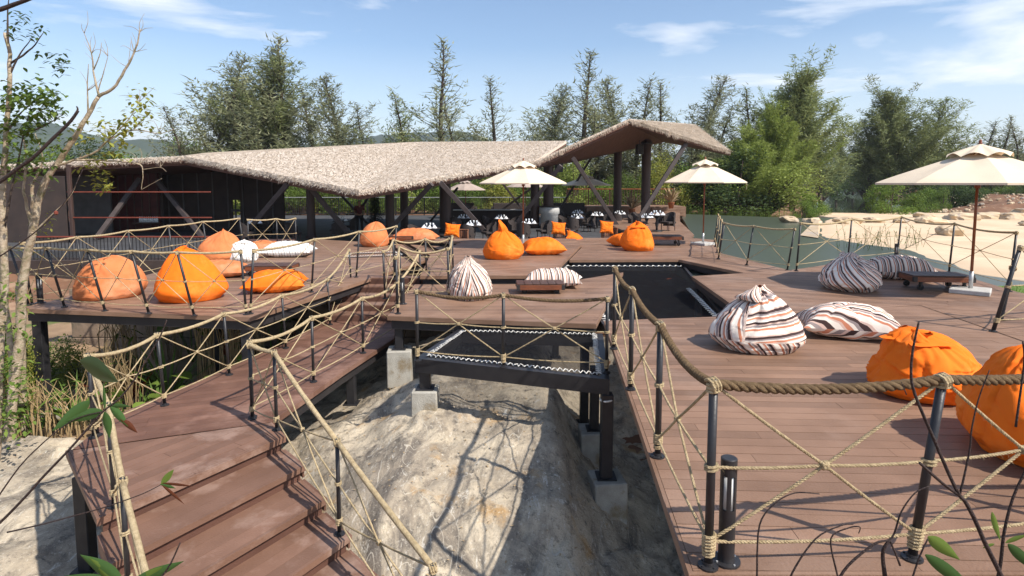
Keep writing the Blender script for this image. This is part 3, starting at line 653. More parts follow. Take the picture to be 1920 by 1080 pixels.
def railing(label, bases, height, lean=(0, 0), R=.022, r=.008, near=False, rope='rope', sag=.05, cross=True, end_posts=True, post_r=.021, top_ext=None, mid=True, bottom=True, nopost=(), skip_spans=(), hs=None, lowf=.14, mat2=None, loc=None):
    t = thing('rope_railing', label, 'railing', loc or tuple(bases[0]), 0, 'rope railings round the decks')
    tops = []
    for i, p in enumerate(bases):
        p = Vector(p); hh = hs[i] if hs else height; ln = lean[i] if isinstance(lean, list) else lean
        tp = p+V(ln[0], ln[1], hh); tops.append(tp)
        if i in nopost: continue
        b = MB(); sg = 14 if near else 8; b.tube([p+V(0, 0, .01), tp+V(0, 0, .03)], post_r, sg); po = b.build('post', M['steel'], t, smooth=False)
        for f_ in po.data.polygons: f_.use_smooth = len(f_.vertices) == 4
        b = MB(); b.lathe([(.055, 0), (.055, .010), (.03, .013), (.028, .03), (.0, .03)], p, sg+4)
        for k in range(4): a = k*math.pi/2+.5; b.lathe([(.007, .010), (.007, .018), (0, .019)], p+V(.042*math.cos(a), .042*math.sin(a), 0), 6)
        b.build('base_plate', M['steel'], po)
        wb = MB(); ax = (tp-p).normalized()
        wrap(wb, tp-V(0, 0, .005), V(1, .3, .2), R*1.25, 3, r*1.05); wrap(wb, tp+V(0, 0, -.02), ax, post_r+r*.8, 3, r); wb.build('lashing', M[mat2 or rope], po)
        if cross:
            wb = MB(); wrap(wb, p+ax*hh*lowf, ax, post_r+r*.8, 5 if near else 4, r)
            if near: wrap(wb, p+ax*hh*lowf*.55, ax, post_r+r*.5, 2, r*.9)
            wb.build('lashing', M[mat2 or rope], po)
            wb = MB(); wrap(wb, p+ax*hh*.55, ax, post_r+r*.8, 2, r); wb.build('lashing', M[mat2 or rope], po)
    T2 = ([Vector(top_ext[0])] if top_ext and top_ext[0] else [])+tops+([Vector(top_ext[1])] if top_ext and top_ext[1] else [])
    for i, (a, q) in enumerate(zip(T2, T2[1:])):
        if i in skip_spans: continue
        b = MB(); pts = sagpts(a, q, sag*rn(.7, 1.2), 14 if near else 10)
        if near: twist(b, pts, R, R*5.2, 3, 7); hairs(b, pts, R, 160)
        else: b.tube(pts, [R*(1+.06*math.sin(k*2.3)) for k in range(len(pts))], 8)
        b.build('handrail_rope', M['ropedk'] if near and rope != 'ropenear' else M[rope], t, smooth=True)
    if cross:
        for i in range(len(bases)-1):
            if i in skip_spans and not top_ext: continue
            a0_, a1 = Vector(bases[i]), tops[i]; c0, c1 = Vector(bases[i+1]), tops[i+1]
            P = lambda f, u0, u1: u0.lerp(u1, f)
            la, lc = P(lowf, a0_, a1), P(lowf, c0, c1); ma, mc = P(.55, a0_, a1), P(.55, c0, c1)
            cen = (a1+la+c1+lc)/4+V(rn(-.02, .02), rn(-.02, .02), rn(-.03, .01))
            rp = []
            for (s, e) in ((a1, cen), (cen, lc), (c1, cen), (cen, la)): rp.append(sagpts(s, e, .006, 4))
            if mid: rp += [sagpts(ma, cen, .01, 4), sagpts(cen, mc, .01, 4)]
            if bottom: rp += [sagpts(la, lc, .02, 6)]
            for pts in rp:
                b = MB()
                if near: twist(b, pts, r*1.02, r*6.5, 3, 5); hairs(b, pts, r, 30)
                else: b.tube(pts, r, 5)
                b.build('net_rope', M[mat2 or rope], t, smooth=True)
            b = MB(); wrap(b, cen, (c1-a1), r*1.9, 2, r*1.0); wrap(b, cen, V(0, 0, 1), r*1.9, 2, r*1.0); b.build('knot', M[mat2 or rope], t, smooth=True)
    return t, tops
# near right deck: left edge then front edge
eb = [G(1151, 654), G(1182, 730), G(1233, 856), G(1327, 1062)]
eb = [V(p.x+.0, p.y, 0) for p in eb]
railing('thick weathered rope railing down the left edge of the near right deck', [eb[0], eb[1], eb[2], eb[3]], 1.03, R=.027, r=.0085, near=True, rope='rope', sag=.06, post_r=.024, mat2='rope', nopost=(3,))
fb = [eb[3]+V(.002, -.0, 0), G(1710, 1047), V(3.55, 3.36, 0), V(4.8, 3.4, 0)]
railing('closest thick twisted rope railing across the front of the near right deck, lower right', [fb[0], fb[1], fb[2], fb[3]], 1.03, R=.029, r=.0095, near=True, sag=.035, post_r=.024, skip_spans=(), mat2='rope', lean=[(0, 0), (.11, 0), (.1, 0), (.1, 0)])
# middle front railing over the framed net
zA = zf
mbs = [G(783, 703, zf), G(944, 684, zf), G(1138, 690, zf)]
mbs = [V(fl.x-.1, fl.y-.06, zf), V(.0, 0, 0), V(fr_.x-.03, fr_.y+.02, zf)]; mbs[1] = G(944, 688, zf); mbs[2] = G(1137, 699, zf); mbs[0] = G(783, 676, zf)
railing('rope railing along the front of the small framed net', mbs, .98, R=.024, r=.0085, near=True, sag=.07, post_r=.022)
# walkway left railing
wb_ = [G(290, 832, zw), G(309, 762, zw), G(430, 705, zw), G(537, 652, zw), G(619, 608, zw), V(-3.75, 13.4, -.6)]
wb_ = [V(-4.86, 6.65, zw), G(309, 760, zw), G(430, 703, zw), G(536, 653, zw), G(619, 609, zw), V(-3.85, 13.9, -.45)]
railing('pale rope railing on the left side of the lower walkway', wb_, .97, lean=(-.02, -.05), R=.024, r=.009, sag=.06)
railing('pale rope railing down the left side of the stairs', [wb_[0]+V(0, -.06, 0), V(wA.x+.03, wA.y+.15, zw)+V(0, 0, 0), V(wA.x+.03, wA.y+.05, zw-.0)+perp*1.6+V(0, 0, -ris*2), V(wA.x, wA.y, zw-ris*5)+perp*4.6], .95, R=.024, r=.009, sag=.02)
wr = [G(474, 782, zw), G(588, 716, zw), G(681, 662, zw), G(745, 622, zw), V(-2.15, 13.6, -.45)]
railing('pale rope railing on the right side of the lower walkway', wr, .97, R=.024, r=.009, sag=.07)
railing('pale rope railing down the right side of the stairs', [wr[0]+V(.02, -.06, 0), G(519, 806, zw), b0+perp*2.85+V(0, 0, zw-ris*3)-dirn*.06, b0+perp*5.9+V(0, 0, zw-ris*6)-dirn*.06], .95, R=.026, r=.009, sag=.02)
# link between walkway rail and middle rail
railing('rope railing on the left edge of the middle platform', [mA+V(.12, .15, 0), G(752, 556, zm), G(842, 560, zm), G(850, 520, zm)], 1.0, R=.022, r=.008, sag=.10, lean=(-.02, 0))
railing('rope railing at the head of the back steps, where the walkway meets the middle platform', [G(722, 560, zm), G(740, 524, zm), G(800, 522, zm), G(845, 520, zm)], .95, R=.02, r=.008, sag=.08, lean=(-.02, .0))
# left deck railings
lo = .22
fl_b = [G(121, 576, zl), G(197, 583, zl), G(279, 588, zl), G(364, 592, zl), G(462, 590, zl)]
fl_b = [G(54, 573, zl)]+fl_b
railing('rope railing with outward leaning posts along the front of the left deck', fl_b, 1.10, lean=[(-.18, -.12)]+[(-.17-.00*k, -.12) for k in range(4)]+[(-.03, -.05)], R=.021, r=.0075, sag=.02, rope='rope')
railing('rope railing along the right edge of the left deck', [fl_b[-1]+V(.04, .06, 0), G(584, 548, zl), G(668, 520, zl), G(738, 500, zl)], 1.10, lean=(.10, 0), R=.021, r=.0075, sag=.04)
railing('rope railing along the rear left edge of the left deck', [fl_b[0]+V(-.02, .1, 0), V(-8.75, 11.9, zl), V(-8.75, 13.5, zl), V(-8.75, 15.1, zl), V(-8.7, 16.7, zl), V(-8.4, 18.3, zl)], 1.15, lean=(-.12, 0), R=.021, r=.0075, sag=.03)
railing('short rope railing at the back corner of the left deck', [V(-8.35, 18.5, zl), V(-7.6, 18.9, zl), V(-7.1, 19.2, zl)], 1.1, R=.02, r=.0075, sag=.05)
# pool side railings
pr = [G(1338, 478, zr), G(1341, 483, zr), G(1345, 489, zr)]
pr = [V(5.85, 20.0, zr), V(5.75, 18.6, zr), V(5.62, 17.2, zr), V(5.5, 16.1, zr)]
pr = [G(1339, 455, zr), G(1341, 463, zr), G(1344, 474, zr), G(1347, 485, zr)]
railing('rope railing seen end on behind the second umbrella', pr, 1.05, lean=(.12, 0), R=.02, r=.0075, sag=.05)
railing('rope railing between the net walkway strip and the pool', [G(1347, 486, zr), G(1400, 497, zr), G(1476, 507, zr)], 1.05, lean=(.15, 0), R=.02, r=.0075, sag=.06)
railing('long rope railing round the far right deck, facing the pool and sand', [pF+V(.12, -.1, 0), G(1589, 492), G(1682, 483), V(pI.x-.05, pI.y, 0), V(pJ.x-.1, pJ.y+.05, 0)], 1.15, lean=(.06, 0), R=.022, r=.0075, sag=.08)
railing('rope railing beside the large right hand umbrella, running out of the picture', [G(1862, 622), V(8.3, 8.6, 0), V(9.5, 9.0, 0)], 1.2, lean=(.3, 0), R=.023, r=.009, sag=.06, post_r=.026)
b = MB()
t = thing('short_post', 'short black rope post standing just behind the taller corner post at right', 'post', tuple(G(1877, 600)))
p = G(1877, 600); b.tube([p, p+V(.12, 0, .82)], .026, 12); b.build('post', M['steel'], t); b = MB(); b.lathe([(.06, 0), (.06, .012), (0, .012)], p, 12); b.build('base_plate', M['steel'], t)
b = MB(); wrap(b, p+V(.12, 0, .80), V(1, .2, 0), .04, 3, .012); b.build('lashing', M['rope'], t)
# ------------------------------------------------------------ restaurant pavilion
FZ = -.5
o = MB().prism([(-30, 22.3), (5.1, 22.3), (5.1, 30), (7.3, 43.4), (7.3, 47.5), (-30, 47.5)], FZ-.3, FZ).build('restaurant_floor', M['floor']); o['kind'] = 'structure'
pav = thing('pavilion', 'long open restaurant pavilion under folded pale thatched roofs', 'building', (-5, 32, FZ))
A_ = H(345, 293, 27); Bk = H(790, 266, 40); C_ = H(1062, 264, 38); D_ = H(1003, 301, 29.5); E_ = H(672, 356, 23.5); L_ = H(8, 314, 25.5); B2 = H(640, 269, 42)
pn = (D_-E_).cross(Bk-E_); ry_ = ray(1062, 264); tt = pn.dot(E_-V(0, 0, CZ))/pn.dot(ry_); C_ = V(0, 0, CZ)+ry_*tt if 25 < tt < 60 else C_
L0 = V(L_.x-5, L_.y, L_.z-.1); Lb = V(L0.x, 40, 2.2); Ab = V(A_.x-4, 42, 2.3)
Bk2 = H(620, 273, 44); Bl = H(390, 287, 40)
roofs = MB()
G_ = H(1180, 223, 31); Hh = H(1302, 233, 42); I_ = H(1369, 283, 36); K_ = H(1246, 259, 43); D2 = H(997, 305, 29)
Kd = H(1080, 296, 42)
tris = [(A_, E_, Bk), (E_, D_, Bk), (D_, C_, Bk), (A_, Bk, Bl)]
trisL = [(L0, A_, Ab), (L0, Ab, Lb)]
tris2 = [(G_, I_, Hh)]
tris3 = [(D2, G_, K_), (D2, K_, Kd)]
def slab(name, tl, th, mat, dz=0, extra=None):
    b = MB()
    for (p, q, r) in tl:
        if (q-p).cross(r-p).z < 0: q, r = r, q
        d = V(0, 0, th); b.add([p+V(0, 0, dz), q+V(0, 0, dz), r+V(0, 0, dz), p-d+V(0, 0, dz), q-d+V(0, 0, dz), r-d+V(0, 0, dz)], [(0, 1, 2), (5, 4, 3), (0, 3, 4, 1), (1, 4, 5, 2), (2, 5, 3, 0)])
    return b.build(name, mat, pav)
r1_ = slab('thatched_roof', tris, .16, M['thatch']); r1_['label'] = 'long low sweep of pale thatch'
r2_ = slab('thatched_roof', trisL, .16, M['thatch']); r2_['label'] = 'left roof wing seen edge on'
r3_ = slab('thatched_roof', tris2, .16, M['thatch']); r3_['label'] = 'raised right roof peak'
r4_ = slab('thatched_roof', tris3+[(G_, K_, Hh), (G_, I_, K_)], .10, M['thatch'], -.0); r4_['label'] = 'rising roof fold with brown underside'
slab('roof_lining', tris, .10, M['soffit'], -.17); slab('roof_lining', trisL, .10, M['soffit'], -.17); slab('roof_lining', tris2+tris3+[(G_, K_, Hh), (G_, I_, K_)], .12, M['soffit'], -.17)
def strands(tl, n, ln, parent, w=.022, mat='straw', lift=.10):
    b = MB(); ars = [((q-p).cross(r-p)).length for p, q, r in tl]
    for _ in range(n):
        p, q, r = random.choices(tl, ars)[0]; u, v = random.random(), random.random()
        if u+v > 1: u, v = 1-u, 1-v
        c = p+(q-p)*u+(r-p)*v; nn = (q-p).cross(r-p).normalized()
        if nn.z < 0: nn = -nn
        dn = (V(0, 0, -1)+nn*nn.z); dn = dn.normalized() if dn.length > .02 else V(0, -1, 0)
        dn = (dn+V(rn(-.3, .3), rn(-.2, .2), 0)).normalized(); s = dn.cross(nn).normalized()*w*rn(.6, 1.4); l_ = ln*rn(.5, 1.3)
        c = c+nn*.005; b.add([c-s, c+s, c+dn*l_+nn*lift*rn(.2, 1.2)+s*.3], [(0, 1, 2)])
    return tag(b.build('thatch_straw', M[mat], parent), kind='stuff')
strands(tris, 62000, .19, r1_, .017, lift=.04); strands(trisL, 5000, .34, r2_); strands(tris2, 9000, .32, r3_, .018); strands(tris3, 2500, .3, r4_)
def fringe(edges, n_per_m, parent, mat='straw', ln=.30, th=.20, out_=.16):
    b = MB()
    for (p, q, od) in edges:
        od = Vector(od).normalized(); Lg = (q-p).length
        for _ in range(int(Lg*n_per_m)):
            f = random.random(); c = p.lerp(q, f)+V(0, 0, rn(-th, .03))+od*rn(-.12, .06)
            clump = .5+.8*abs(noise.noise(Vector((f*Lg*1.5, p.x, 0))))*2
            e = c+od*rn(.02, out_)*clump+V(rn(-.06, .06), rn(-.04, .04), -rn(.3, 1.0)*ln*clump*.55); s = (q-p).normalized()*rn(.010, .02)
            b.add([c-s, c+s, e], [(0, 1, 2)])
    return tag(b.build('eave_fringe', M[mat], parent), kind='stuff')
E1 = [(L0, A_, (0, -1, 0)), (A_, E_, (-.5, -1, 0)), (E_, D_, (.5, -1, 0))]
E2 = [(D2, G_, (-.2, -1, 0)), (G_, I_, (.4, -1, 0)), (I_, Hh, (1, .4, 0))]
fringe(E1, 300, r1_, ln=.22, out_=.12); fringe(E1, 120, r1_, 'strawdk', .30, .24, .08); fringe(E2, 300, r4_, 'strawdk', .3, .2, .12); fringe(E2[1:], 260, r3_, 'straw', .3, .12, .14)
# fascia board below the eave
for (p, q) in ((A_, E_), (E_, D_), (D2, G_), (L0, A_)):
    b = MB(); d = V(0, .18, -.20)
    b.add([p+d, q+d, q+d+V(0, .06, 0), p+d+V(0, .06, 0), p+d-V(0, 0, .20), q+d-V(0, 0, .20), q+d+V(0, .06, -.20), p+d+V(0, .06, -.20)], [(0, 1, 2, 3), (4, 7, 6, 5), (0, 4, 5, 1), (2, 6, 7, 3), (0, 3, 7, 4), (1, 5, 6, 2)])
    b.build('fascia_board', M['soffit'], pav)
def barq(p, q, w, d, name, mat):
    b = MB(); ax = (q-p); l_ = ax.length; ax.normalize(); x = ax.cross(V(0, 1, 0)).normalized(); y = ax.cross(x)
    m = Matrix((x, y, ax)).transposed(); b.bbox((p+q)/2, (w, d, l_), 0, .01, m); return b.build(name, mat, pav)
def strut(x0, y0, x1, y1, D, w=.2, top_D=None, floor=None):
    bot = H(x1, y1, D); bot = H(x1, y1, D); tp = H(x0, y0, top_D or D-1.5)
    # extend to the floor
    dv = (tp-bot); k = (bot.z-FZ)/dv.z; bot = bot-dv*k
    barq(bot, tp, w, .16, 'strut', M['strut'])
for a in ((262, 335, 173, 458, 26.5, .2, 28.5), (294, 338, 364, 425, 27, .2, 29), (540, 344, 458, 440, 26.5), (576, 345, 662, 447, 26.5), (810, 345, 722, 440, 27), (826, 342, 926, 452, 27), (1052, 310, 957, 434, 30), (1074, 296, 1160, 427, 31)): strut(*a)
strut(1290, 263, 1193, 418, 33.5, .24, 34)
for a in ((1112, 290, 1058, 378, 42), (702, 352, 655, 425, 38), (858, 352, 803, 420, 40), (838, 352, 908, 420, 41), (1000, 350, 905, 420, 41), (938, 338, 1000, 420, 41), (625, 350, 690, 420, 38)): strut(*a, .14)
def col_(px, D, r, pytop):
    p = H(px, 400, D); top = H(px, pytop, D); b = MB(); b.tube([V(p.x, D, FZ), V(p.x, D, top.z)], r, 20, False); b.lathe([(r+.06, 0), (r+.06, .12), (r, .14)], (p.x, D, FZ), 20); ob = b.build('column', M['column'], pav, smooth=True)
    b = MB().lathe([(r+.02, 0), (r+.10, .10), (r+.02, .18)], (p.x, D, top.z-.3), 20); b.build('column_cap', M['iron'], ob)
for a in ((583, 27.5, .19, 340), (731, 29, .22, 345), (758, 33, .22, 345), (835, 31, .30, 335), (1003, 34, .26, 320), (1028, 34, .30, 300), (1157, 40, .27, 275), (1210, 38, .29, 262), (495, 33, .22, 335)): col_(*a)
# left closed part of the restaurant
b = MB(); bk = 33.5
def wallp(x0, x1, y, z0, z1, mat, nm='wall', th=.12, lab=None):
    o = MB().bbox(((x0+x1)/2, y, (z0+z1)/2), (x1-x0, th, z1-z0), 0, .01).build(nm, M[mat], pav)
    if lab: o['label'] = lab
    return o
X = lambda px, D: H(px, 400, D).x
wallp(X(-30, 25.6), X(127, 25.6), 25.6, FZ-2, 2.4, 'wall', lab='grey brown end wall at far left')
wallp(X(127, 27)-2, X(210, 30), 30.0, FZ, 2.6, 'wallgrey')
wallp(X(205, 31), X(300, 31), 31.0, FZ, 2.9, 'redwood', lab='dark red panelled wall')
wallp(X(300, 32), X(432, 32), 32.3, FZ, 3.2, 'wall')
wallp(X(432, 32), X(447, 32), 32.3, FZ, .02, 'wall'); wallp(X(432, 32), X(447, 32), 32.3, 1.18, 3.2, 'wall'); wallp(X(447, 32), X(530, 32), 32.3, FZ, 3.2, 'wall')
wallp(X(300, 31), X(306, 31), 31.1, FZ, 2.9, 'wall')
for k in range(7):
    xx = X(206+k*14.5, 30.8); wallp(xx, xx+.05, 30.9, FZ+.1, 2.7, 'darktimber', 'panel_strip', .05)
for k in range(8):
    xx = X(312+k*28, 32); wallp(xx, xx+.08, 32.2, FZ+.1, 3.1, 'wallgrey', 'panel_strip', .05)
f_ = MB().box((X(439, 32), 32.2, .6), (.5, .06, .14)); f_.box((X(439, 32), 32.2, .6), (.05, .07, 1.16)); f_.build('window_frame', M['steel'], pav)
for z in (1.0, 2.28):
    MB().bbox(((X(128, 25.5)+X(397, 25.5))/2, 25.5, H(200, 408 if z < 2 else 360, 25.5).z), (X(397, 25.5)-X(128, 25.5), .05, .055), 0, .01).build('rail_bar', M['redrail'], pav)
MB().bbox((X(134, 25.5), 25.5, 1.2), (.14, .14, 3.4), 0, .01).build('post', M['column'], pav)
sh = MB().bbox((X(278, 30.5), 30.4, H(278, 418, 30.4).z), (1.3, .5, .07), 0, .01).build('shelf', M['darktimber'], pav)
for k in range(9): MB().lathe([(.05, 0), (.05, .18), (.02, .24), (.02, .3)], (X(262+k*4, 30.4), 30.4, H(278, 418, 30.4).z+.035), 8).build('shelf_bottle', M['glass'], sh, smooth=True)
# red topped railing
t = thing('red_railing', 'thin balustrade with a red timber top rail behind the left deck', 'railing', (-16, 21.5, FZ-.5))
p0 = H(55, 459, 21.6); p1 = H(395, 444, 21.6); p0.y = p1.y = 21.6
MB().bbox(((p0.x+p1.x)/2, 21.6, p1.z), (p1.x-p0.x, .10, .05), 0, .01).build('top_rail', M['redrail'], t)
n = 52
for i in range(n): MB().box((p0.x+(p1.x-p0.x)*i/(n-1), 21.6, p1.z-.55), (.022, .022, 1.05)).build('baluster', M['steel'], t)
MB().prism([(-22, 21.4), (-9.0, 21.4), (-9.0, 22.28), (-22, 22.28)], -2.6, FZ-.25).build('terrace_base', M['wall'], t)
# rear balustrade
t = thing('rear_balustrade', 'long black balustrade along the back of the restaurant terrace', 'railing', (-8, 46.9, FZ))
xa, xb = X(475, 46.9), X(1062, 46.9); zt = .95
MB().bbox(((xa+xb)/2, 46.9, zt), (xb-xa, .08, .05), 0, .01).build('top_rail', M['galv'], t); MB().bbox(((xa+xb)/2, 46.9, FZ+.15), (xb-xa, .06, .05), 0, .01).build('bottom_rail', M['steel'], t)
n = int((xb-xa)/.16); b = MB()
for i in range(n): b.box((xa+(xb-xa)*(i+.5)/n, 46.9, (FZ+.15+zt)/2), (.03, .03, zt-FZ-.2))
tag(b.build('balusters', M['steel'], t), kind='stuff')
for i in range(12): MB().box((xa+(xb-xa)*i/11, 46.97, (FZ+zt)/2), (.07, .07, zt-FZ)).build('post', M['steel'], t)
t = thing('brown_balustrade', 'brown timber balustrade at the far end of the deck on the right', 'railing', (9, 46.5, 0))
xa, xb = X(1063, 46.5), X(1277, 44.5); z0 = .35; zt = 1.62
MB().prism([(xa, 43.6), (xb+.1, 43.6), (xb+.1, 47), (xa, 47)], FZ, z0).build('raised_deck', M['deck'], t)
for k in range(3): MB().bbox(((X(1225, 43)+xb)/2, 43.45, FZ+.26+.2*k), (xb-X(1225, 43), .10, .17), 0, .01).build('step', M['deck'], t)
MB().bbox(((xa+xb)/2, 46.5, zt), (xb-xa, .1, .07), 0, .01).build('top_rail', M['pole'], t)
n = int((xb-xa)/.2); b = MB()
for i in range(n): b.box((xa+(xb-xa)*(i+.5)/n, 46.5, (z0+zt)/2), (.035, .035, zt-z0))
tag(b.build('balusters', M['darktimber'], t), kind='stuff')
for i in range(6): MB().box((xa+(xb-xa)*i/5, 46.58, (z0+zt)/2), (.09, .09, zt-z0)).build('post', M['darktimber'], t)
# bar counter and round kiosk
t = thing('bar_counter', 'long dark bar counter with a pale top behind the dining tables', 'counter', (X(925, 36), 36, FZ))
xa, xb = X(850, 36), X(1002, 36); MB().bbox(((xa+xb)/2, 36, .45), (xb-xa, .5, .06), 0, .01).build('counter_top', M['stonewhite'], t); MB().bbox(((xa+xb)/2, 36.05, -.04), (xb-xa-.1, .4, .92), 0, .01).build('counter_front', M['wall'], t)
t = thing('round_kiosk', 'round whitewashed drum at the foot of the thick dark column', 'kiosk', (X(1030, 33.6), 33.6, FZ))
MB().lathe([(.50, 0), (.50, .80), (.58, .86), (.60, 1.12), (.56, 1.22), (.31, 1.24)], t.location, 28).build('drum', M['cement'], t, smooth=True)
MB().lathe([(.62, 1.241), (.62, 1.29), (.31, 1.29)], t.location, 28).build('drum_top', M['wall'], t)
# ------------------------------------------------------------ dining furniture
def dtable():
    t = thing('dining_table', 'x', 'table', (0, 0, FZ), 0, 'dark pedestal dining tables in the restaurant')
    L_w = lambda b, n, m, p, s=True: b.build(n, M[m], p, smooth=s, world=False)
    tp = L_w(MB().lathe([(.40, .71), (.43, .72), (.43, .745), (.40, .75)], (0, 0, 0), 24), 'table_top', 'wicker', t, False)
    L_w(MB().lathe([(.05, .05), (.05, .2), (.09, .35), (.05, .5), (.12, .71)], (0, 0, 0), 12), 'pedestal', 'iron', t)
    L_w(MB().lathe([(.26, 0), (.26, .03), (.06, .06)], (0, 0, 0), 16), 'foot', 'iron', t)
    return t
def napkins(p, w):
    for i, (n_, a) in enumerate((('left', 2.9), ('right', -.2), ('middle', 4.6))):
        a += rn(-.3, .3); c = V(p.x+.25*math.cos(a), p.y+.25*math.sin(a), p.z+.75)
        b = MB(); b.add([c+V(-.11, -.05, 0), c+V(.11, -.05, 0), c+V(.08, .08, 0), c+V(-.08, .08, 0), c+V(rn(-.03, .03), 0, .15), c+V(0, -.09, .0)], [(0, 5, 4), (5, 1, 4), (1, 2, 4), (2, 3, 4), (3, 0, 4), (0, 3, 2, 1, 5)])
        tag(b.build('napkin', M['white']), '%s folded napkin on the table %s' % (n_, w), 'napkin', 'folded white napkins on the dining tables')
    for i, n_ in enumerate(('left', 'right', 'rear')):
        a = [3.1, .1, 1.6][i]; c = V(p.x+.14*math.cos(a), p.y+.14*math.sin(a), p.z+.75)
        tag(MB().lathe([(.03, 0), (.03, .006), (.006, .01), (.006, .08), (.032, .11), (.036, .17), (.03, .2), (.028, .2), (.03, .12)], c, 10).build('wine_glass', M['glass'], smooth=True), '%s wine glass on the table %s' % (n_, w), 'glass', 'wine glasses on the dining tables')
def dchair():
    t = thing('wicker_chair', 'x', 'chair', (0, 0, FZ), 0, 'dark wicker dining chairs')
    b = MB(); n = 18
    for i in range(n+1):
        a = math.pi*(i/n); hgt = .66+.20*math.sin(a); r = .30
        for (rr, z) in ((r, .20), (r+.02, hgt), (r-.035, hgt), (r-.045, .42)): b.v.append((rr*math.cos(a), rr*math.sin(a)*1.0, z))
    for i in range(n):
        for k in range(3): a = i*4+k; b.f.append((a, a+4, a+5, a+1))
    b.build('backrest', M['wicker'], t, smooth=False, world=False)
    b = MB(); b.bbox((0, -.02, .38), (.54, .52, .10), 0, .02); b.build('seat', M['wicker'], t, world=False)
    for (x, y) in ((-.22, -.22), (.22, -.22), (-.22, .2), (.22, .2)): MB().tube([(x, y, 0), (x*.95, y*.95, .34)], [.016, .022], 6).build('leg', M['darktimber'], t, world=False)
    return t
T0, C0 = dtable(), dchair(); usedT = usedC = False
TB = [(806, 431, 24.2, 'behind the salmon cushions'), (888, 420, 25.8, 'left of the front umbrella'), (992, 412, 27, 'just right of the umbrella pole'), (940, 400, 30.5, 'in front of the bar counter'), (1082, 397, 31, 'right of the white kiosk'), (1083, 387, 36, 'farthest behind the kiosk'), (1162, 388, 35, 'under the left tall column'), (1232, 403, 26.5, 'on the brown far deck'), (870, 400, 31, 'at the left end of the bar'), (1120, 392, 33.5, 'between crossed struts and left tall column'), (1213, 393, 31.5, 'at the foot of the right tall column')]
for i, (px, py, D, w) in enumerate(TB):
    t = T0 if i == 0 else copy_tree(T0); p = H(px, py, D); floor = FZ if i != 7 else zr
    t.location = (p.x, D, floor); t['label'] = 'dark round pedestal table '+w; napkins(V(p.x, D, floor), w)
    for k in range(3 if i in (1, 2, 4, 6, 8) else 2):
        a = [2.6, .5, 4.4][k]+.4*math.sin(i*3.1); c = C0 if not usedC else copy_tree(C0); usedC = True
        c.location = (p.x+.78*math.cos(a), D+.78*math.sin(a), floor); c.rotation_euler = (0, 0, a-math.pi/2)
        c['label'] = 'dark wicker chair, '+['left', 'right', 'front'][k]+' of the table '+w
for i, (px, D, a, l) in enumerate(((462, 26.2, 2.2, 'dark wicker chair leftmost in the shaded left bay'), (496, 27.4, .4, 'dark wicker chair left of the second inverted V of struts'), (548, 25.8, 1.2, 'dark wicker chair between the struts and the first round column'), (632, 27.5, 4.0, 'dark wicker chair right of the first round column'), (655, 30.0, 5.0, 'dark wicker chair just left of the standing person'))):
    c = copy_tree(C0); c.location = (X(px, D), D, FZ); c.rotation_euler = (0, 0, a); c['label'] = l
for i, (px, D, l) in enumerate(((478, 27.0, 'in the shaded left bay'), (640, 28.6, 'beside the first round column'))):
    t = copy_tree(T0); t.location = (X(px, D), D, FZ); t['label'] = 'dark round pedestal table '+l; napkins(V(X(px, D), D, FZ), l)
# dark sofas at the back
for i, (px, w) in enumerate(((955, 'left of'), (860, 'far left of'), (1065, 'right of'))):
    D = 44; x = X(px, D); t = thing('dark_sofa', 'low dark sofa against the rear balustrade, %s the white kiosk' % w, 'sofa', (x, D, FZ), 0, 'dark sofas by the rear balustrade')
    MB().bbox((x, D, -.15), (2.4, .8, .4), 0, .04).build('seat', M['wicker'], t); MB().bbox((x, D-.42, .15), (2.4, .16, .95), 0, .04).build('backrest', M['wicker'], t)
    for s in (-1, 1): MB().bbox((x+s*1.28, D, .02), (.16, .9, .6), 0, .03).build('armrest', M['wicker'], t)
# rattan tub chairs with orange cushions at the deck edge
def rattan(loc, label, full=True):
    t = thing('rattan_chair', label, 'chair', loc, 0, 'rattan chairs with orange cushions')
    x, y, z = loc; n = 16
    for i in range(n):
        a = -.3+(math.pi+.6)*i/(n-1); p = V(x+.34*math.cos(a), y+.30*math.sin(a), z); MB().bbox((p.x, p.y, z+.42), (.06, .018, .48), a+math.pi/2, .004).build('slat', M['rattan'], t)
    pts = [V(x+.34*math.cos(-.3+(math.pi+.6)*i/20), y+.30*math.sin(-.3+(math.pi+.6)*i/20), z+.68) for i in range(21)]
    MB().tube(pts, .025, 8).build('top_rim', M['rattan'], t, smooth=True); MB().tube([p-V(0, 0, .5) for p in pts], .02, 8).build('bottom_rim', M['rattan'], t, smooth=True)
    MB().bbox((x, y, z+.30), (.6, .54, .1), 0, .03).build('seat', M['darktimber'], t)
    for (dx, dy) in ((-.22, -.2), (.22, -.2), (-.22, .2), (.22, .2)): MB().tube([V(x+dx, y+dy, z), V(x+dx, y+dy, z+.26)], .022, 6).build('leg', M['rattan'], t)
RC = [(1053, 24.0, 'brown slatted rattan chair left of the two, holding an upright orange cushion'), (1143, 24.6, 'brown slatted rattan chair beside the round orange bean bag, holding an orange cushion'), (862, 23.6, 'brown slatted rattan chair half hidden beyond the deck edge, left of the orange bean bag')]
for px, D, l in RC: rattan((X(px, D), D, FZ+.02), l)
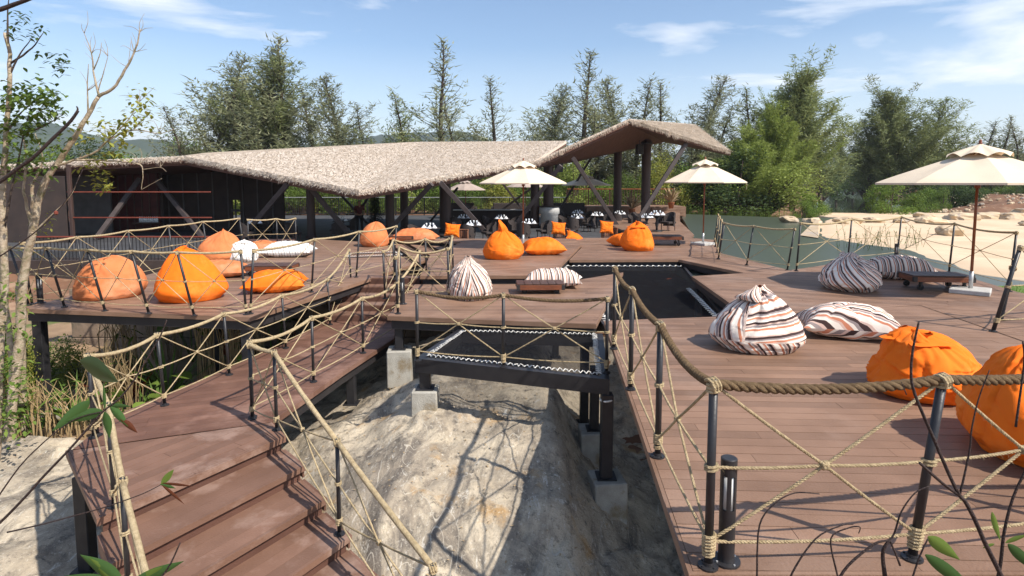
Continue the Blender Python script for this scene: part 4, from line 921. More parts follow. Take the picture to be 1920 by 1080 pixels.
# ------------------------------------------------------------ soft things
def pillow(w, d, h, seed, mat, corner=.10, res=44, kk=(4.2, .7)):
    b = MB(); rr = random.Random(seed); off = V(seed*3.1, seed*1.7, 0); at = []
    for side in (1, -1):
        n0 = len(b.v)
        for j in range(res+1):
            for i in range(res+1):
                u, v = 2*i/res-1, 2*j/res-1
                e = max(0, 1-abs(u)**2.4)**.55*max(0, 1-abs(v)**2.4)**.55
                pin = 1-.13*(1-abs(v)**2)*abs(u)**3; pin2 = 1-.13*(1-abs(u)**2)*abs(v)**3
                x, y = u*w/2*pin, v*d/2*pin2
                n1_ = noise.noise(Vector((x*2.2, y*2.2, side))+off); rd = abs(noise.noise(Vector((x*4.2, y*4.2, side*2))+off))
                edge = max(abs(u), abs(v)); wr_ = math.sin((u if abs(v) > abs(u) else v)*22+seed)*.006*sm(.55, .95, edge)*(1-sm(.97, 1, edge))
                z = side*e*h/2*(1+.22*n1_)-side*e*.05*max(0, .22-rd)*3+wr_*side*1.3
                z += h*.42
                ed = h*.42*(edge**4)*.25
                z -= ed
                if z < .005+.004*e: z = .005+.004*e
                b.v.append((x, y, z)); at.append(kk[0]*u*w/2+kk[1]*v*d/2+side*.13)
        for j in range(res):
            for i in range(res):
                a = n0+j*(res+1)+i; f = (a, a+1, a+res+2, a+res+1); b.f.append(f if side > 0 else f[::-1])
    me = b.mesh('cushion', mat, True); A = me.attributes.new('stripe', 'FLOAT', 'POINT'); A.data.foreach_set('value', at); return me
def bag(w, h, seed, mat, lean=(.1, 0), peak=1.0, ear=.0, ear_w=.12, ear_dir=0, squash=.9, sc_=None, nx=120, nz_=90, lump=.10, nfold=7, wr=.6):
    """slumped bean bag: flat contact patch, fat belly, tapering fabric with radiating folds and an optional gathered ear"""
    r_ = random.Random(seed*17+1); b = MB(); off = Vector((seed*5.3, seed*2.9, seed)); at = []
    folds = [(r_.uniform(0, 6.283), r_.uniform(.10, .22), r_.uniform(.5, 1.0), r_.uniform(-.9, .9), r_.uniform(.25, .6)) for _ in range(nfold)]
    dents = [(Vector((r_.uniform(-1, 1), r_.uniform(-1, 1), r_.uniform(.1, .9))).normalized(), r_.uniform(.18, .34), Vector((r_.uniform(-1, 1), r_.uniform(-1, 1), r_.uniform(-.4, .8))).normalized()) for _ in range(16)]
    for j in range(nz_+1):
        t = j/nz_
        if t < .10: z, r = 0, t/.10*.80
        else:
            u = (t-.10)/.90; ph = u*math.pi*.5
            z = u**1.05
            lowr = .80+.20*math.sin(min(1, u/.30)*math.pi/2)
            r = lowr*max(0, 1-u**(2.1+.2*peak))**(.46+.24*peak)
        for i in range(nx):
            a = 2*math.pi*i/nx; ca, sa = math.cos(a), math.sin(a); rr = r
            d = Vector((ca, sa, z*1.3)); n1 = noise.noise(d*.9+off)*1.25; n2 = noise.noise(d*2.1+off*2)
            rr *= 1+lump*1.5*n1*sm(.08, .3, t)+lump*.35*n2
            zz = z*h*(1+.14*noise.noise(Vector((ca*.8, sa*.8, seed*1.3)))*sm(.3, .8, z))
            for (fa, fw, fd, tw, ln) in folds:
                da = (a-fa-tw*(1-z)+math.pi) % (2*math.pi)-math.pi; wd = fw*(.6+1.1*(1-z))
                g = math.exp(-(da/wd)**2*2.2); edge_ = math.exp(-((abs(da)-wd*1.15)/(wd*.6))**2)
                k = sm(ln, .98, z)*fd*(1-sm(.985, 1, t)*.3); rr += (-.11*g+.045*edge_)*k
            for (dd, dw, ax) in dents:
                q = d.normalized()-dd; al = q.dot(ax); pr_ = (q-ax*al).length; m_ = math.exp(-(pr_/(dw*.22))**2)*math.exp(-(al/dw)**2)
                rr -= wr*.055*m_*sm(.1, .2, t); rr += wr*.026*math.exp(-((pr_-dw*.4)/(dw*.2))**2)*math.exp(-(al/dw)**2)*sm(.1, .2, t)
            for sk in range(5):
                ds = (a-(sk-.35)/5*6.2832+math.pi) % 6.2832-math.pi; rr += .009*math.exp(-(ds*26)**2)*sm(.1, .2, t)*(1-sm(.8, .95, t))-.012*math.exp(-(ds*9)**2)*sm(.1, .2, t)
            q1 = abs(noise.noise(d*1.5+off*3)); q2 = abs(noise.noise(d*2.9-off*2+Vector((n1*.6, 0, 0)))); q3 = abs(noise.noise(d*2.0+off*5))
            g2 = sm(.10, .22, t); rr += wr*g2*(-.055*max(0, .10-q1)/.10-.022*max(0, .12-q2)/.12+.04*max(0, .09-q3)/.09)
            fine = noise.noise(Vector((ca*5, sa*5, z*7))+off); rr += .010*fine*sm(.1, .2, t)
            up = z*z
            x = rr*w/2*ca+lean[0]*w*up; y = rr*w/2*sa*squash+lean[1]*w*up
            # bottom puckers
            if t < .2: zz += .012*abs(math.sin(a*9+seed))*sm(.06, .14, t)*(1-sm(.16, .2, t))
            b.v.append((x, y, max(.003, zz)))
            at.append(sc_(a, z, x/w, zz/h) if sc_ else 0.0)
    for j in range(nz_):
        for i in range(nx): a = j*nx+i; q_ = j*nx+(i+1) % nx; b.f.append((a, q_, q_+nx, a+nx))
    if ear > 0:      # gathered fan of loose fabric
        n0 = len(b.v); E1_ = 26; top = Vector((lean[0]*w*.93, lean[1]*w*.93, h*.965)); ed = Vector((math.cos(ear_dir), math.sin(ear_dir), 0)); sd = Vector((-ed.y, ed.x, 0)); R_ = 12
        for s in range(R_+1):
            f = s/R_
            for i in range(E1_):
                a = 2*math.pi*i/E1_; pl_ = .5+.5*math.cos(a*5+seed+f*2); wid_ = ear_w*w*(1.25-.45*f+.25*math.sin(f*5+seed))*(1+.16*(pl_-.5)); thn = wid_*(.80-.70*f**.8)*(1+.5*(pl_-.5)*(1-f*.6))
                if s == R_: wid_ *= .82; thn *= .02
                c = top-ZV*h*.10+ZV*(ear+.10)*h*(f**.9)+ed*(ear*h*.45*f*f)
                p = c+sd*wid_*math.cos(a)*.9+ed*thn*math.sin(a)+ZV*h*.03*math.sin(a*3+seed)*f
                b.v.append(tuple(p)); at.append(sc_(a, .97+.1*f, p.x/w, p.z/h) if sc_ else 0.0)
        for s in range(R_):
            for i in range(E1_): a = n0+s*E1_+i; q_ = n0+s*E1_+(i+1) % E1_; b.f.append((a, q_, q_+E1_, a+E1_))
    me = b.mesh('bean_bag_fabric', mat, True); A = me.attributes.new('stripe', 'FLOAT', 'POINT'); A.data.foreach_set('value', at); return me
def put(me, name, label, cat, px, py, z, rz=0, group=None, tilt=(0, 0), sc=1, D=None, dz=0):
    o = bpy.data.objects.new(name, me); COL.objects.link(o); p = G(px, py, z); o.location = (p.x, p.y, z+.004+dz); o.rotation_euler = (tilt[0], tilt[1], rz); o.scale = (sc,)*3
    me.name = name; tag(o, label, cat, group); return o
gB, gP = 'bean bags lying on the decks', 'floor pillows lying on the decks'
def seam(o, w, h):     # stitched closure flap piece
    pass
PI2 = 6.2832
def swirl(k, tw): return lambda a, z, x, zz: k*a/PI2+tw*z
def panels(k, seed):
    r_ = random.Random(seed); tl = [r_.uniform(-2.6, 2.6) for _ in range(6)]; of = [r_.random() for _ in range(6)]
    def f(a, z, x, zz): p = int((a/PI2*5+.35) % 5); return k*a/PI2+tl[p]*z+of[p]
    return f
def front19(a, z, x, zz):
    if z < .22: return 9*a/PI2+1.6*z
    if 3.95 < a < 5.95: return 2.5*z-.40*x
    return 9*a/PI2*.9+.5*z
def twozone(lo_k, z0, kx, kz): return lambda a, z, x, zz: (lo_k*a/PI2+2.2*z) if z < z0 else kz*zz+kx*x
# left deck
put(bag(1.36, .78, 1, M['salmon'], (.06, .0), peak=.1, lump=.10, wr=.22), 'bean_bag', 'large faded salmon bean bag at the front left corner of the left deck', 'bean bag', 203, 556, zl, .4, gB)
put(bag(1.36, .96, 2, M['orange'], (-.05, .03), peak=.9, ear=0, nfold=9, lump=.12, wr=.2), 'bean_bag', 'large bright orange bean bag behind the front ropes of the left deck', 'bean bag', 356, 560, zl, 0, gB)
put(pillow(1.5, 1.1, .42, 3, M['salmon']), 'floor_pillow', 'faded salmon floor pillow behind the bright orange bean bag', 'pillow', 405, 518, zl, .3, gP)
put(pillow(1.25, .95, .48, 4, M['orange']), 'floor_pillow', 'bright orange floor pillow beside the corner post of the left deck', 'pillow', 517, 545, zl, .25, gP)
put(bag(1.35, .88, 5, M['salmon'], (.1, 0), peak=.9, wr=.3), 'bean_bag', 'faded salmon bean bag at the back of the left deck, beside a white one', 'bean bag', 412, 489, zl, .9, gB)
put(bag(.98, .58, 6, M['check'], (.05, 0), peak=.3, ear=.08, ear_w=.2, nfold=12, lump=.16), 'bean_bag', 'crumpled white bean bag with thin dark lines on the left deck', 'bean bag', 455, 489, zl, .3, gB)
put(pillow(1.6, 1.2, .40, 7, M['salmon']), 'floor_pillow', 'faded salmon floor pillow behind the white lined pillow', 'pillow', 496, 473, zl, 0, gP)
put(pillow(1.55, 1.1, .50, 8, M['check']), 'floor_pillow', 'white floor pillow with thin dark lines on the left deck', 'pillow', 541, 480, zl, .1, gP)
put(bag(1.20, .86, 9, M['salmon'], (.10, 0), peak=.2, wr=.3), 'bean_bag', 'faded salmon bean bag standing at the back, left of a cart table', 'bean bag', 704, 461, zl, 1.6, gB)
put(pillow(1.75, 1.2, .58, 10, M['salmon']), 'floor_pillow', 'faded salmon floor pillow right of the rear cart table', 'pillow', 778, 455, zl, 0, gP)
# back decks
put(bag(1.20, .80, 11, M['orange'], (.03, .0), peak=.55, ear=.36, ear_w=.15, ear_dir=2.9, wr=.4), 'bean_bag', 'bright orange bean bag with a pointed top beside the front umbrella', 'bean bag', 942, 484, 0, .1, gB)
put(pillow(1.25, 1.15, .52, 12, M['orange']), 'floor_pillow', 'bright orange floor pillow right of the front umbrella pole', 'pillow', 1018, 476, 0, .12, gP)
put(bag(1.16, .88, 15, M['orange'], (-.03, .0), peak=.55, ear=.10, ear_w=.22, ear_dir=3.0, wr=.4), 'bean_bag', 'round bright orange bean bag on the back right deck', 'bean bag', 1197, 469, zr, .2, gB)
put(pillow(.9, .8, .5, 16, M['orange']), 'floor_pillow', 'orange pillow peeping out behind the round orange bean bag', 'pillow', 1168, 461, zr, .5, gP)
# middle platform
put(bag(1.06, .74, 13, M['stripe_attr'], (-.07, .04), peak=.65, ear=.16, ear_w=.12, ear_dir=3.2, sc_=panels(9, 3)), 'bean_bag', 'striped bean bag with a gathered top on the middle platform', 'bean bag', 882, 557, zm, 1.57, gB)
put(pillow(1.30, .85, .42, 14, M['stripe_attr']), 'floor_pillow', 'striped floor pillow behind the cart table on the middle platform', 'pillow', 1037, 536, zm, -.12, gP)
# right decks
put(bag(1.22, .68, 17, M['stripe_attr'], (-.05, .03), peak=.35, ear=.10, ear_w=.17, ear_dir=2.0, nfold=13, lump=.14, sc_=panels(9, 5)), 'bean_bag', 'dark shaded striped bean bag with knotted top beside the cart table on the right deck', 'bean bag', 1592, 541, 0, 1.4, gB)
put(pillow(1.35, 1.0, .55, 18, M['stripe_attr']), 'floor_pillow', 'striped pillow between the shaded bean bag and the cart table', 'pillow', 1685, 521, 0, -.4, gP)
put(bag(1.12, .72, 19, M['stripe_attr'], (-.02, .02), peak=.45, ear=.13, ear_w=.19, ear_dir=-1.2, sc_=front19, nfold=9), 'bean_bag', 'nearest striped bean bag, in the sun on the near right deck', 'bean bag', 1420, 650, 0, .1, gB)
put(pillow(1.26, .80, .50, 20, M['stripe_attr'], kk=(.9, 3.6)), 'floor_pillow', 'striped floor pillow leaning against the nearest striped bean bag', 'pillow', 1590, 630, 0, -.30, gP)
put(bag(1.12, .62, 21, M['orange'], (-.10, .03), peak=.15, ear=.06, ear_w=.20, ear_dir=3.3, squash=.85, lump=.16, wr=1.0), 'bean_bag', 'bright orange bean bag with a flap on its left, under the front rope at right', 'bean bag', 1735, 735, 0, .1, gB)
put(bag(1.15, .82, 22, M['orange'], (-.02, .10), peak=.35, lump=.14, wr=1.0), 'bean_bag', 'very close orange bean bag cut off by the right edge of the picture', 'bean bag', 1958, 850, 0, .9, gB)
# cushions on chairs
for (px, py, D, l, rz) in ((1046, 436, 24.0, 'small orange cushion upright in the left rattan chair', .2), (1136, 432, 24.6, 'small orange cushion upright in the rattan chair by the round bean bag', .2), (848, 441, 23.4, 'small orange cushion upright at the deck edge left of the pointed orange bean bag', .1)):
    o = bpy.data.objects.new('cushion', pillow(.62, .55, .26, int(px) % 17, M['orange'])); COL.objects.link(o); p = H(px, py, D); o.location = (p.x, p.y, FZ+.72 if px != 848 else FZ+.7); o.rotation_euler = (1.25, .12, rz); tag(o, l, 'cushion', 'orange seat cushions')
o = bpy.data.objects.new('cushion', pillow(.75, .62, .3, 5, M['orange'])); COL.objects.link(o); p = H(1075, 446, 23.0); o.location = (p.x, 23.0, FZ+.35); o.rotation_euler = (.5, .5, .1); tag(o, 'orange cushion slumped on a low stool right of the left rattan chair', 'cushion', 'orange seat cushions')
# cart tables
def cart(px, py, z, rz, L_, Wd, label, hgt=.30):
    p = G(px, py, z); t = thing('cart_table', label, 'table', (p.x, p.y, z), rz, 'low timber cart tables on iron wheels')
    n = 6
    for i in range(n): MB().bbox((-L_/2+L_*(i+.5)/n, 0, hgt-.012), (L_/n-.008, Wd-.02, .024), 0, .003).build('plank', M['darktimber'], t, world=False)
    for s in (-1, 1):
        MB().bbox((0, s*(Wd/2-.02), hgt-.075), (L_-.1, .045, .095), 0, .004).build('side_beam', M['timber'], t, world=False)
        MB().bbox((s*(L_/2-.025), 0, hgt-.075), (.045, Wd-.10, .095), 0, .004).build('end_beam', M['timber'], t, world=False)
        for q in (-1, 1):
            MB().bbox((s*(L_/2-.03), q*(Wd/2-.03), hgt-.075), (.07, .07, .10), 0, .004).build('corner_bracket', M['iron'], t, world=False)
            x, y = s*(L_/2-.16), q*(Wd/2-.07); r = .058
            wb = MB(); k = 18; m = Matrix.Rotation(math.pi/2, 3, 'X'); wb.lathe([(r-.012, -.018), (r, -.018), (r, .018), (r-.012, .018), (r-.012, -.018)], (x, y, r+.004), 18, m)
            for a in range(3): wb.box((x, y, r+.004), (.012, .014, 2*(r-.01)), 0, Matrix.Rotation(a*math.pi/3, 3, 'Y'))
            wb.lathe([(.016, -.024), (.016, .024)], (x, y, r+.004), 8, m); w_ = wb.build('wheel', M['iron'], t, world=False)
            c = MB(); 
            for e in (-1, 1): c.box((x, y+e*.03, (r+hgt-.11)/2+.01), (.035, .006, hgt-.11-r+.02))
            c.box((x, y, hgt-.128), (.11, .09, .012)); c.build('wheel_fork', M['iron'], w_, world=False)
    return t
cart(1752, 541, 0, -.10, 1.12, .62, 'low timber cart table on iron wheels beside the large umbrella at right', .30)
cart(1012, 548, zm, .04, .98, .55, 'low timber cart table on iron wheels on the middle platform', .22)
cart(510, 515, zl, .05, 1.15, .65, 'low timber cart table on the left deck, between orange and white pillows', .26)
cart(738, 456, zl, 0, 1.6, .7, 'reddish low cart table between two salmon cushions at the back', .3)
cart(1240, 459, zr, -.1, 1.4, .8, 'low dark cart table right of the round orange bean bag', .34)
cart(505, 469, zl, 0, 1.5, .7, 'reddish low cart table behind the white lined pillow', .34)
# bollard lights
def bollard(px, py, z, h, r, label):
    p = G(px, py, z); t = thing('bollard_light', label, 'lamp', tuple(p), 0, 'black bollard lights on the decks')
    MB().lathe([(r*1.75, 0), (r*1.75, .012), (r*1.05, .014), (r, .03), (r, h*.52)], p, 28).build('shaft', M['steel'], t)
    MB().lathe([(r, h*.84), (r, h-.004), (r-.006, h), (0, h)], p, 28).build('cap', M['steel'], t)
    MB().lathe([(r*.80, h*.50), (r*.80, h*.86)], p, 24).build('lens', M['lens'], t, smooth=True)
    for k in range(6):
        a0 = k*math.pi/3; b = MB(); pts = []
        for (rr_, zz) in ((r, h*.52), (r, h*.84), (r*.86, h*.84), (r*.86, h*.52)):
            pts.append([V(p.x+rr_*math.cos(a0+j*.11), p.y+rr_*math.sin(a0+j*.11), p.z+zz) for j in range(6)])
        v = sum(pts, []); f = []
        for a in range(4):
            for j in range(5): f.append((a*6+j, a*6+j+1, ((a+1) % 4)*6+j+1, ((a+1) % 4)*6+j))
        f += [(0, 6, 12, 18), (5, 23, 17, 11)]; b.add(v, f); b.build('guard_bar', M['steel'], t)
    for k in range(4): a = k*math.pi/2+.4; MB().lathe([(.006, .012), (.006, .018), (0, .019)], p+V(r*1.45*math.cos(a), r*1.45*math.sin(a), 0), 6).build('bolt', M['galv'], t)
bollard(1361, 1052, 0, .60, .044, 'black bollard light with clear slots, nearest, beside the front corner post')
bollard(76, 568, zl, .55, .05, 'small black bollard light at the front left corner of the left deck')
bollard(755, 570, zm, .50, .045, 'small black bollard light at the left edge of the middle platform')
bollard(1680, 492, 0, .50, .05, 'small black bollard light behind the shaded striped bean bag')
# umbrellas
def umbrella(loc, R, label, rot=.2, mat='canvas', hz_=2.1, base=True, rise=.63, S_=8, flap=None):
    x, y, z = loc; t = thing('umbrella', label, 'umbrella', loc, 0, 'square-based cream market umbrellas')
    if base:
        bs = MB().bbox((x, y, z+.045), (.62, .62, .09), rot+.5, .012).build('concrete_base', M['cement'], t)
        MB().tube([V(x, y, z+.09), V(x, y, z+.42)], .036, 14).build('steel_sleeve', M['galv'], bs, smooth=True)
        MB().box((x+.045, y, z+.33), (.05, .02, .02)).build('clamp_bolt', M['iron'], bs)
    MB().tube([V(x, y, z+.30), V(x, y, z+hz_+rise)], .025, 14).build('pole', M['pole'], t, smooth=True)
    top = hz_+rise; c = MB(); n = S_; sub = 8; rings = 14; vr = .17
    def pt(a, s):
        k = a/(2*math.pi/n); f = k-math.floor(k); pr = math.cos(math.pi/n)/math.cos((f-.5)*2*math.pi/n)
        rr_ = R*s*pr; zz = z+hz_+(top-hz_-.0)*(1-s)**.94-.05*s*(1-s)*4*(1-abs(2*f-1)) *.5 - .03*(1-abs(2*f-1))**2*s*(0)
        return V(x+rr_*math.cos(a+rot), y+rr_*math.sin(a+rot), zz)
    for k in range(n):
        c = MB()
        for i in range(rings+1):
            s = vr+(1-vr)*i/rings
            for j in range(sub+1): c.v.append(tuple(pt((k+j/sub*.9999)*2*math.pi/n, s)))
        for i in range(rings):
            for j in range(sub): a = i*(sub+1)+j; c.f.append((a, a+1, a+sub+2, a+sub+1))
        pn = c.build('canopy_panel', M[mat], t, smooth=True)
        e = MB(); w_ = sub+1
        pts = [pt((k+j/sub*.9999)*2*math.pi/n, 1) for j in range(sub+1)]
        e.v = [tuple(p) for p in pts]+[tuple(p-V(0, 0, .035)) for p in pts]; e.f = [(j, j+1, w_+j+1, w_+j) for j in range(sub)]; e.build('hem', M[mat], pn)
        a = k*2*math.pi/n
        MB().tube([pt(a, .08)-V(0, 0, .035), pt(a, .98)-V(0, 0, .02)], .010, 6).build('rib', M['pole'], t)
        MB().tube([V(x, y, z+hz_-.05), pt(a, .55)-V(0, 0, .04)], .009, 6).build('strut', M['pole'], t)
    v = MB(); n2 = n*6
    for i in range(7):
        s = i/6
        for j in range(n2):
            a = 2*math.pi*j/n2+rot; f = (j % 6)/6; pu = math.sin(math.pi*f); rr_ = R*(.015+.295*s)*(1-.05*pu); v.v.append((x+rr_*math.cos(a), y+rr_*math.sin(a), z+top+.10-.19*s**.8-.06*s*s+.075*pu*s))
    for i in range(6):
        for j in range(n2): a = i*n2+j; q_ = i*n2+(j+1) % n2; v.f.append((a, q_, q_+n2, a+n2))
    v.build('vent_cap', M[mat], t, smooth=True)
    MB().lathe([(.0, .0), (.04, .01), (.03, .03), (.022, .05), (.03, .07), (0, .10)][1:], (x, y, z+top+.09), 12).build('finial', M['pole'], t, smooth=True)
    MB().lathe([(.05, 0), (.05, .08)], (x, y, z+hz_-.1), 12).build('hub', M['pole'], t)
    if flap:
        a = flap; p = pt(a, .98); MB().tube([p, p+V(.03, -.02, -.12), p+V(.02, .02, -.28)], .006, 5).build('tie_strap', M[mat], t)
p = G(1819, 549); umbrella(tuple(p), 1.66, 'large cream umbrella nearest the camera at the right, on a square concrete base', .35, flap=5.2)
p = G(1318, 459, zr); umbrella((p.x, p.y, zr), 1.46, 'cream umbrella on the back right deck by the pool', .1, rise=.70, flap=5.6, hz_=2.22)
p = G(981, 464); umbrella(tuple(p), 1.42, 'cream umbrella on the rear deck in front of the restaurant', .1, rise=.62)
p = H(1099, 347, 42); umbrella((p.x, 42, FZ), 1.75, 'small distant cream umbrella behind the crossed struts', 0, hz_=2.45, base=False)
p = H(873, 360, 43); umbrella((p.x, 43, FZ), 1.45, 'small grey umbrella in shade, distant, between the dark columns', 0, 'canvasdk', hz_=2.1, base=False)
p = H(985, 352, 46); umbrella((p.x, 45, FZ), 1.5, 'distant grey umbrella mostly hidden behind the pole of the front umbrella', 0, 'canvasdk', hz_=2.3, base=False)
# dried plants in pots
for i, (px, D, l) in enumerate(((1258, 42.6, 'terracotta pot of dry broad leaves at the far end of the deck'), (1185, 42.6, 'pot of dry spiky leaves between the two tall columns'))):
    x = X(px, D); z = FZ+.3 if i else zr+.35; t = thing('dried_plant', l, 'plant', (x, D, z))
    MB().lathe([(.16, 0), (.24, .42), (.26, .44), (.22, .44)], (x, D, z), 16).build('pot', M['pot'], t, smooth=True)
    b = MB()
    for k in range(60):
        a = rn(0, 6.28); l_ = rn(.8, 1.5); tl = rn(.25, 1.1); c = V(x, D, z+.42); d = V(math.cos(a)*math.sin(tl), math.sin(a)*math.sin(tl), math.cos(tl)); s = d.cross(ZV).normalized()*rn(.04, .11); m_ = c+d*l_*.6; e = c+d*l_-V(0, 0, .15*l_)
        b.add([c, m_-s, e, m_+s], [(0, 1, 2, 3)])
    tag(b.build('foliage', M['drygrass'], t), kind='stuff')
# loudspeakers under the roof
for px, py, D, l in ((1048, 313, 34, 'black loudspeaker hanging under the roof fold above the front umbrella'), (1199, 280, 37, 'small black loudspeaker under the roof beside the right tall column')):
    p = H(px, py, D); t = thing('loudspeaker', l, 'loudspeaker', tuple(p)); MB().bbox(p, (.42, .34, .62), .2, .03).build('cabinet', M['steel'], t); MB().tube([p+V(0, 0, .31), p+V(0, 0, .8)], .02, 6).build('bracket', M['steel'], t); MB().lathe([(.13, 0), (.13, .02), (.03, .0)], p+V(0, -.18, -.1), 16, Matrix.Rotation(math.pi/2, 3, 'X')).build('speaker_cone', M['iron'], t)
# dark decorated fir and standing person
p = H(703, 400, 31); t = thing('fir_tree', 'dark conical fir tree standing inside the restaurant beside a person', 'tree', (p.x, 31, FZ)); b = MB()
for k in range(2600):
    s = random.random()**.7; zz = .25+2.25*(1-s); r = .05+.62*s; a = rn(0, 6.28); c = V(p.x+r*rn(.2, 1)*math.cos(a), 31+r*rn(.2, 1)*math.sin(a), FZ+zz); d = V(math.cos(a), math.sin(a), -.35)*rn(.08, .2); q_ = d.cross(ZV).normalized()*.03
    b.add([c-q_, c+q_, c+d], [(0, 1, 2)])
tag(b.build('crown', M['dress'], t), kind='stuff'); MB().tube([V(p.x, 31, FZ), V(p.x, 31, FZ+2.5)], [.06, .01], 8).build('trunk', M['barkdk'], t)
def skinfig(joints, edges, rad, name, mat, parent, sub=2):
    me = bpy.data.meshes.new(name); me.from_pydata(joints, edges, []); me.materials.append(mat); o = bpy.data.objects.new(name, me); COL.objects.link(o); o.parent = parent
    o.modifiers.new('skin', 'SKIN'); sv = me.skin_vertices[0].data if me.skin_vertices else None
    if sv is None:
        bpy.context.view_layer.objects.active = o; o.select_set(True); bpy.ops.mesh.customdata_skin_add(); sv = me.skin_vertices[0].data
    for i, r in enumerate(rad): sv[i].radius = r if isinstance(r, tuple) else (r, r)
    sv[0].use_root = True; m = o.modifiers.new('sub', 'SUBSURF'); m.levels = sub; m.render_levels = sub
    for f_ in me.polygons: f_.use_smooth = True
    return o
p = H(674, 400, 30.3); t = thing('person', 'person in a dark red shirt and black trousers standing beside the fir tree', 'person', (p.x, 30.3, FZ), .4)
J = [(0, 0, .93), (0, 0, 1.12), (0, 0, 1.34), (0, -.01, 1.47), (0, -.02, 1.56), (0, -.02, 1.68), (.10, 0, .88), (.11, .01, .50), (.12, .02, .08), (.12, -.12, .03), (-.10, 0, .88), (-.11, -.02, .50), (-.12, .02, .08), (-.12, -.12, .03), (.19, 0, 1.38), (.25, .02, 1.10), (.20, -.18, .98), (.15, -.26, .98), (-.19, 0, 1.38), (-.25, .02, 1.10), (-.20, -.18, .98), (-.15, -.26, .98)]
Ed = [(0, 1), (1, 2), (2, 3), (3, 4), (4, 5), (0, 6), (6, 7), (7, 8), (8, 9), (0, 10), (10, 11), (11, 12), (12, 13), (2, 14), (14, 15), (15, 16), (16, 17), (2, 18), (18, 19), (19, 20), (20, 21)]
Rd = [(.15, .11), (.13, .10), (.16, .10), .055, .085, .095, .085, .055, .04, .035, .085, .055, .04, .035, .05, .04, .03, .025, .05, .04, .03, .025]
skinfig(J, Ed, Rd, 'body', M['skin'], t)
skinfig([(0, 0, .95), (0, 0, 1.12), (0, 0, 1.35), (0, 0, 1.42), (.19, 0, 1.39), (.24, .015, 1.18), (-.19, 0, 1.39), (-.24, .015, 1.18)], [(0, 1), (1, 2), (2, 3), (2, 4), (4, 5), (2, 6), (6, 7)], [(.175, .135), (.155, .125), (.185, .125), .08, .07, .062, .07, .062], 'shirt', M['shirt'], t)
skinfig([(0, 0, .95), (.10, 0, .86), (.11, .01, .50), (.12, .02, .12), (-.10, 0, .86), (-.11, -.02, .50), (-.12, .02, .12)], [(0, 1), (1, 2), (2, 3), (0, 4), (4, 5), (5, 6)], [(.165, .13), .105, .075, .065, .105, .075, .065], 'trousers', M['trousers'], t)
skinfig([(0, .0, 1.60), (0, .005, 1.70)], [(0, 1)], [.085, .098], 'hair', M['hair'], t)
skinfig([(0, -.10, 1.60), (0, -.125, 1.585)], [(0, 1)], [.012, .014], 'nose', M['skin'], t, 1)
# boulders along the far sand edge
random.seed(11)
for i, (px, py, w) in enumerate(((1480, 408, 40), (1525, 411, 38), (1590, 412, 55), (1640, 411, 40), (1690, 411, 36), (1745, 412, 60), (1800, 406, 65), (1850, 404, 60), (1895, 405, 55), (1780, 432, 52), (1730, 402, 40), (1920, 396, 50), (1930, 416, 40))):
    p = G(px, py, -.1); w_ = w/F*p.y*.8; b = MB(); n = 18; m = 10; h = w_*(.27 if i != 9 else .36)
    for j in range(m+1):
        ph = math.pi*j/m
        for k in range(n):
            a = 2*math.pi*k/n; d = Vector((math.sin(ph)*math.cos(a), math.sin(ph)*math.sin(a), math.cos(ph))); r = 1+.45*noise.noise(d*1.1+Vector((i*7, 0, 0)))+.14*noise.noise(d*3.1+Vector((i*7, 3, 0))); 
            q = Vector([math.copysign(abs(c)**.7, c) for c in d])*r; b.v.append((p.x+q.x*w_/2, p.y+q.y*w_*.4, p.z-.1+q.z*h/1.4))
    for j in range(m):
        for k in range(n): a = j*n+k; q_ = j*n+(k+1) % n; b.f.append((a, a+n, q_+n, q_))
    lab = ['pale boulder at the left end of the row by the pool corner', 'second small pale boulder from the pool corner', 'long flat pale boulder in front of the green bush', 'pale boulder just right of the long flat one', 'half buried pale boulder right of the green bush', 'wide low boulder left of the umbrella pole', 'large sandstone boulder directly left of the umbrella pole', 'large boulder just right of the umbrella pole', 'flat boulder near the right edge of the picture', 'lone grey and yellow boulder out on the open sand', 'small boulder lying behind the row, on the earth bank', 'boulder farthest right against the earth bank', 'low boulder at the right edge of the sand'][i]
    tag(b.build('boulder', M['boulder']), lab, 'boulder', 'boulders along the sand')
